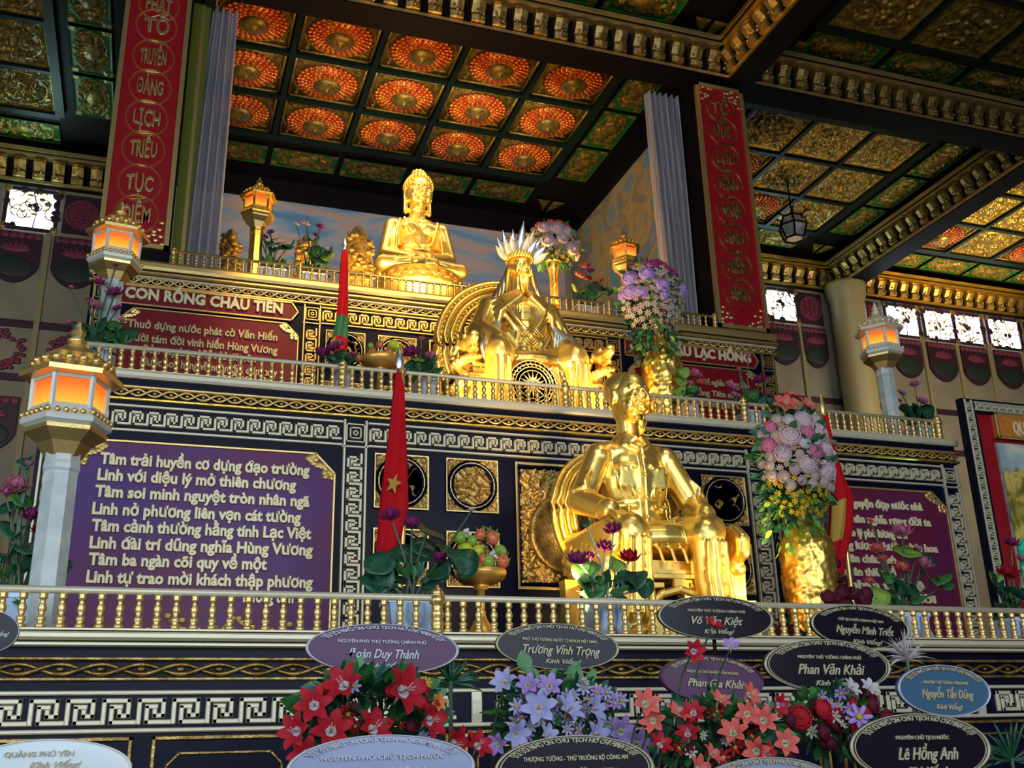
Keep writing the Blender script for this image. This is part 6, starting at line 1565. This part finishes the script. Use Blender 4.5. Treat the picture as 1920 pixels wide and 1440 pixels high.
plaque('black oval plaque with blue reflection, below the pedestal fruit bowl', 1044, 1213, 246, 84, 5.4, 'plaque_black', 'plaque_text', 'plaque_text',
       [('PHÓ THỦ TƯỚNG NƯỚC CHXHCN VIỆT NAM', -.58, .62, .20, .13, 0), ('Trương Vĩnh Trọng', -.58, .68, -.34, .38, .35), (KV, -.22, .36, -.74, .20, .35)], roll=R(2))
plaque('black oval plaque highest in the row, just below the armchair legs', 1340, 1159, 242, 80, 5.9, 'plaque_black', 'plaque_text', 'plaque_text',
       [('NGUYÊN THỦ TƯỚNG CHÍNH PHỦ', -.50, .50, .24, .12, 0), ('Võ Văn Kiệt', -.44, .44, -.32, .36, .35), (KV, -.24, .28, -.74, .20, .35)], roll=R(1))
plaque('dark oval plaque in front of the dark red clump at the right flag', 1610, 1176, 216, 78, 5.9, 'plaque_black', 'plaque_text', 'plaque_text',
       [('CHỦ TỊCH NƯỚC CHXHCN VIỆT NAM', -.46, .46, .24, .12, 0), ('Nguyễn Minh Triết', -.52, .66, -.34, .36, .35), (KV, -.20, .40, -.80, .20, .35)], roll=R(3))
plaque('black gold-rimmed oval plaque overlapping its purple neighbour, above the striped red lilies', 1549, 1249, 276, 96, 5.2, 'plaque_black', 'plaque_text', 'plaque_text',
       [('NGUYÊN THỦ TƯỚNG CHÍNH PHỦ', -.48, .52, .26, .12, 0), ('Phan Văn Khải', -.50, .56, -.32, .38, .35), (KV, -.24, .34, -.74, .20, .35)], bold_rim=True, roll=R(1))
plaque('purple oval plaque behind the striped red lilies', 1332, 1274, 216, 86, 5.0, 'plaque_purple', 'plaque_purple', 'plaque_text',
       [('NGUYÊN CHỦ NHIỆM VĂN PHÒNG', -.50, .50, .22, .12, 0), ('Phan Gia Khải', -.50, .60, -.34, .34, .35), (KV, -.24, .34, -.76, .18, .35)], roll=R(3))
plaque('oval plaque near the right edge, sky reflection painted light blue', 1766, 1295, 210, 92, 5.0, 'plaque_sky_blue', 'plaque_text_pale', 'plaque_text',
       [('NGUYÊN THỦ TƯỚNG CHÍNH PHỦ', -.45, .50, .24, .12, 0), ('Nguyễn Tấn Dũng', -.52, .60, -.30, .34, .35), (KV, -.24, .32, -.74, .20, .35)], roll=R(2))
plaque('large black gold-rimmed oval plaque low at the right, beside the dark fan leaves', 1722, 1402, 316, 122, 4.4, 'plaque_black', 'plaque_text', 'plaque_text',
       [('NGUYÊN CHỦ TỊCH NƯỚC', -.36, .40, .24, .11, 0), ('Lê Hồng Anh', -.36, .50, -.34, .36, .35), (KV, -.24, .32, -.74, .2, .35)], bold_rim=True, roll=R(1))
plaque('black gold-rimmed oval plaque cut by the bottom picture edge, beside the one with grey reflection', 1076, 1442, 320, 120, 4.3, 'plaque_black', 'plaque_text', 'plaque_text',
       [('THƯỢNG TƯỚNG - THỨ TRƯỞNG BỘ CÔNG AN', -.66, .66, .26, .13, 0), ('Thi Văn Tám', -.5, .7, -.34, .36, .35)], bold_rim=True)
plaque('oval plaque with painted silvery grey reflection, cut by the bottom picture edge, under the red lilies', 716, 1440, 356, 118, 4.2, 'plaque_sky_grey', 'plaque_text_pale', 'plaque_text_pale',
       [('NGUYÊN PHÓ CHỦ TỊCH NƯỚC', -.66, .66, .26, .13, 0), ('Trương Mỹ Hoa', -.5, .6, -.34, .36, .35)])
plaque('pearly white oval plaque in the bottom left corner', 88, 1444, 300, 110, 4.3, 'plaque_pearl', 'white_frame', 'plaque_text',
       [('QUẢNG PHÚ YÊN', -.50, .30, .45, .16, 0), (KV, -.2, .4, .08, .2, .35)], arc=False)
plaque('oval plaque with painted blue-grey reflection, barely showing at the bottom edge, under striped lilies', 1436, 1478, 300, 110, 4.2, 'plaque_sky_grey', 'plaque_text', 'plaque_text', [])
plaque('dark oval plaque cut by the left picture edge', -22, 1186, 108, 78, 5.0, 'plaque_black', 'plaque_text_pale', 'plaque_text_pale', [(KV, -.1, .7, -.2, .2, .35)], arc=False)

def wreath(label, px, py, Y, rx, rz_, spec, seed, mats=('leaf_dark', 'leaf_mid'), n_leaf=300, leaf=.075, spots=()):
    c = at(px, py, Y); pm = ppm(Y, px, py); RX, RZ = rx/pm, rz_/pm; r_ = random.Random(seed)
    t = thing('flower_wreath', label, 'flowers', (c.x, Y, 0)); off = Vector((0, 0, c.z))
    foliage(r_, off, (RX, .16, RZ), n_leaf, list(mats), leaf, t)
    b = B(); b.tube([(0, .1, c.z+RZ*.5), (0, .1, 0)], .02, 6); b.tube([(-RX*.7, .0, 0), (0, .08, c.z*.8), (RX*.7, .0, 0)], .016, 6); b.build('easel', 'stem_green', t)
    for kind, cnt, s_ in spec:
        for k in range(cnt):
            a = r_.uniform(0, 6.28); q = math.sqrt(r_.random()); p = off+Vector((math.cos(a)*q*RX*1.02, -.14-.06*r_.random(), math.sin(a)*q*RZ*1.02))
            bloom(kind, p, s_*r_.uniform(.8, 1.2), t, (r_.uniform(-.6, .6), -1, r_.uniform(-.4, .8)), r_)
    O = Vector((c.x, Y, 0))
    for kind, x, y, s_, am in spots:
        p = at(x, y, Y-.22)-O; am2 = Vector(am or (0, -1, .3))+Vector((r_.uniform(-.55, .55), 0, r_.uniform(-.35, .45))); bloom(kind, p, s_/2/pm*r_.uniform(.9, 1.15), t, am2, r_)
        B().tube([p, p+Vector((0, .12, -.10)), p+Vector((0, .2, -.22))], .006, 4).build('stem', 'stem_green', t)
    return t
wreath('wreath of large red lilies at the bottom left, under the purple-brown plaque', 690, 1345, 4.9, 120, 78, [('rose_wine', 8, .035), ('daisy_red', 10, .045), ('daisy_bluewhite', 5, .04), ('rose_red', 5, .035)], 1, n_leaf=560, leaf=.10,
       spots=[('lily_red', 648, 1290, 84, (-.5, -1, .5)), ('lily_red', 750, 1300, 92, (.1, -1, .2)), ('lily_red', 695, 1372, 84, (0, -.9, .6)), ('lily_red', 590, 1325, 70, (-.5, -1, .3)), ('lily_red', 800, 1352, 78, (.3, -1, .3)), ('lily_red', 620, 1375, 76, (-.2, -1, .3)), ('lily_red', 560, 1372, 60, (-.5, -1, .2)), ('lily_red', 845, 1395, 66, (.3, -1, .1)), ('lily_red', 892, 1402, 60, (.3, -1, .2)), ('lily_red', 575, 1415, 60, (-.4, -1, 0)), ('daisy_yellow', 800, 1280, 24, None), ('lily_orange', 818, 1318, 38, (.3, -1, .3))])
wreath('wreath of pale blue and violet lilies in the middle, under the blue-reflecting plaque', 1045, 1340, 5.0, 112, 60, [('daisy_bluewhite', 34, .04), ('daisy_lavender', 12, .04), ('daisy_white', 8, .035)], 2, n_leaf=380, leaf=.085,
       spots=[('lily_bluewhite', 948, 1282, 52, (-.6, -1, .5)), ('lily_lavender', 990, 1288, 44, (0, -1, .4)), ('lily_lavender', 1030, 1290, 44, (.2, -1, .4)), ('lily_bluewhite', 1010, 1330, 60, (-.2, -1, .3)), ('lily_bluewhite', 1062, 1335, 60, (.2, -1, .3)), ('lily_bluewhite', 1110, 1332, 56, (.3, -1, .3)), ('lily_lavender', 1160, 1372, 62, (.4, -1, .2)), ('lily_bluewhite', 965, 1375, 50, (-.4, -1, .1)), ('lily_lavender', 1190, 1395, 50, (.4, -1, 0)), ('lily_bluewhite', 1115, 1380, 50, (.2, -1, .1)), ('lily_lavender', 935, 1395, 44, (-.4, -1, 0)), ('lily_bluewhite', 1025, 1382, 40, (0, -1, .4))])
st = [(1300, 1340), (1345, 1318), (1400, 1305), (1455, 1322), (1430, 1352), (1375, 1378), (1290, 1380), (1330, 1420), (1305, 1445), (1430, 1415), (1470, 1395), (1225, 1352), (1235, 1400), (1265, 1345), (1208, 1322), (1298, 1222), (1418, 1408), (1400, 1340)]
wreath('wreath of red lilies striped with cream, under the purple oval plaque', 1350, 1380, 4.7, 128, 62, [('daisy_red', 14, .04), ('daisy_white', 12, .03), ('rose_wine', 10, .03)], 3, n_leaf=430, leaf=.085,
       spots=[('lily_coral' if i % 3 else 'lily_red', x, y, 50, (.4*math.sin(i), -1, .5+.3*math.cos(i))) for i, (x, y) in enumerate(st)]+[('lily_red', 1335, 1178, 46, (.0, -.8, .9))])
wreath('mixed wreath of dark red, violet and white flowers, left of the low black plaque', 1560, 1350, 5.0, 90, 52, [('rose_wine', 10, .045), ('rose_red', 9, .04), ('daisy_lavender', 12, .04), ('daisy_white', 8, .035)], 4, n_leaf=330,
       spots=[('lily_white', 1592, 1293, 40, (-.1, -1, .6)), ('lily_white', 1628, 1293, 40, (.3, -1, .5)), ('daisy_lavender', 1610, 1345, 50, None), ('rose_red', 1545, 1330, 44, None), ('rose_red', 1500, 1345, 44, None), ('lily_lavender', 1370, 1215, 34, (.1, -1, .6))])
# dry fan leaves and a pale feathery tuft at the right
r9 = random.Random(9)
for (px, py, Y, s_, m_, lab, nm) in ((1697, 1212, 5.6, 64, 'fl_white', 'pale feathery tuft between the dark plaque and the plaque with blue reflection', 'feather_tuft'), (1890, 1385, 5.3, 110, 'leaf_dark', 'dark fan palm leaves in the bottom right corner', 'fan_palm'), (845, 1255, 5.3, 70, 'leaf_dark', 'dark slender leaves between the two left plaques', 'leafy_spray')):
    c = at(px, py, Y); pm = ppm(Y, px, py); t = thing(nm, lab, 'plant', (c.x, Y, 0)); b = B(); L = s_/pm
    for k in range(26 if nm != 'feather_tuft' else 60):
        a = r9.uniform(-.2, PI+.2); l_ = L*r9.uniform(.5, 1); w_ = .012 if nm != 'feather_tuft' else .004
        p0 = Vector((0, 0, c.z-L*.35)); d_ = Vector((math.cos(a), r9.uniform(-.3, .3), math.sin(a))); p1 = p0+d_*l_*.6; p2 = p0+d_*l_-Vector((0, 0, l_*.12))
        b.tube([p0, p1, p2], [w_*.6, w_, .001], 4)
    b.build('fronds', m_, t, True); B().tube([(0, 0, 0), (0, 0, c.z-L*.3)], .012, 6).build('stem', 'stem_green', t)
for (px, py, s_) in ((1030, 1245, 34), (1085, 1268, 40), (1050, 1262, 30)): pass
t = thing('leafy_spray', 'upright round-leaved green sprig before the blue-reflecting plaque', 'plant', (at(1040, 1260, 4.95).x, 4.95, 0))
O = Vector((at(1040, 1260, 4.95).x, 4.95, 0)); lf = leaf_me('leaf_mid')
for (x, y, s_, a) in ((988, 1240, 44, -10), (1072, 1262, 50, 20), (1040, 1272, 40, 5), (1008, 1262, 36, -30), (1092, 1285, 40, 40)):
    b = B(); b.add(lf.v, lf.f); r_ = s_/ppm(4.95, x, y); o = b.build('leaf', 'leaf_mid', t, True, loc=at(x, y+s_/2, 4.95)-O, rot=(R(-8), R(a), 0), scale=(r_*1.4, r_, r_))
B().tube([(0, 0, 0), (0, 0, at(1040, 1290, 4.95).z), (.02, 0, at(1040, 1262, 4.95).z)], .01, 6).build('stem', 'stem_green', t)
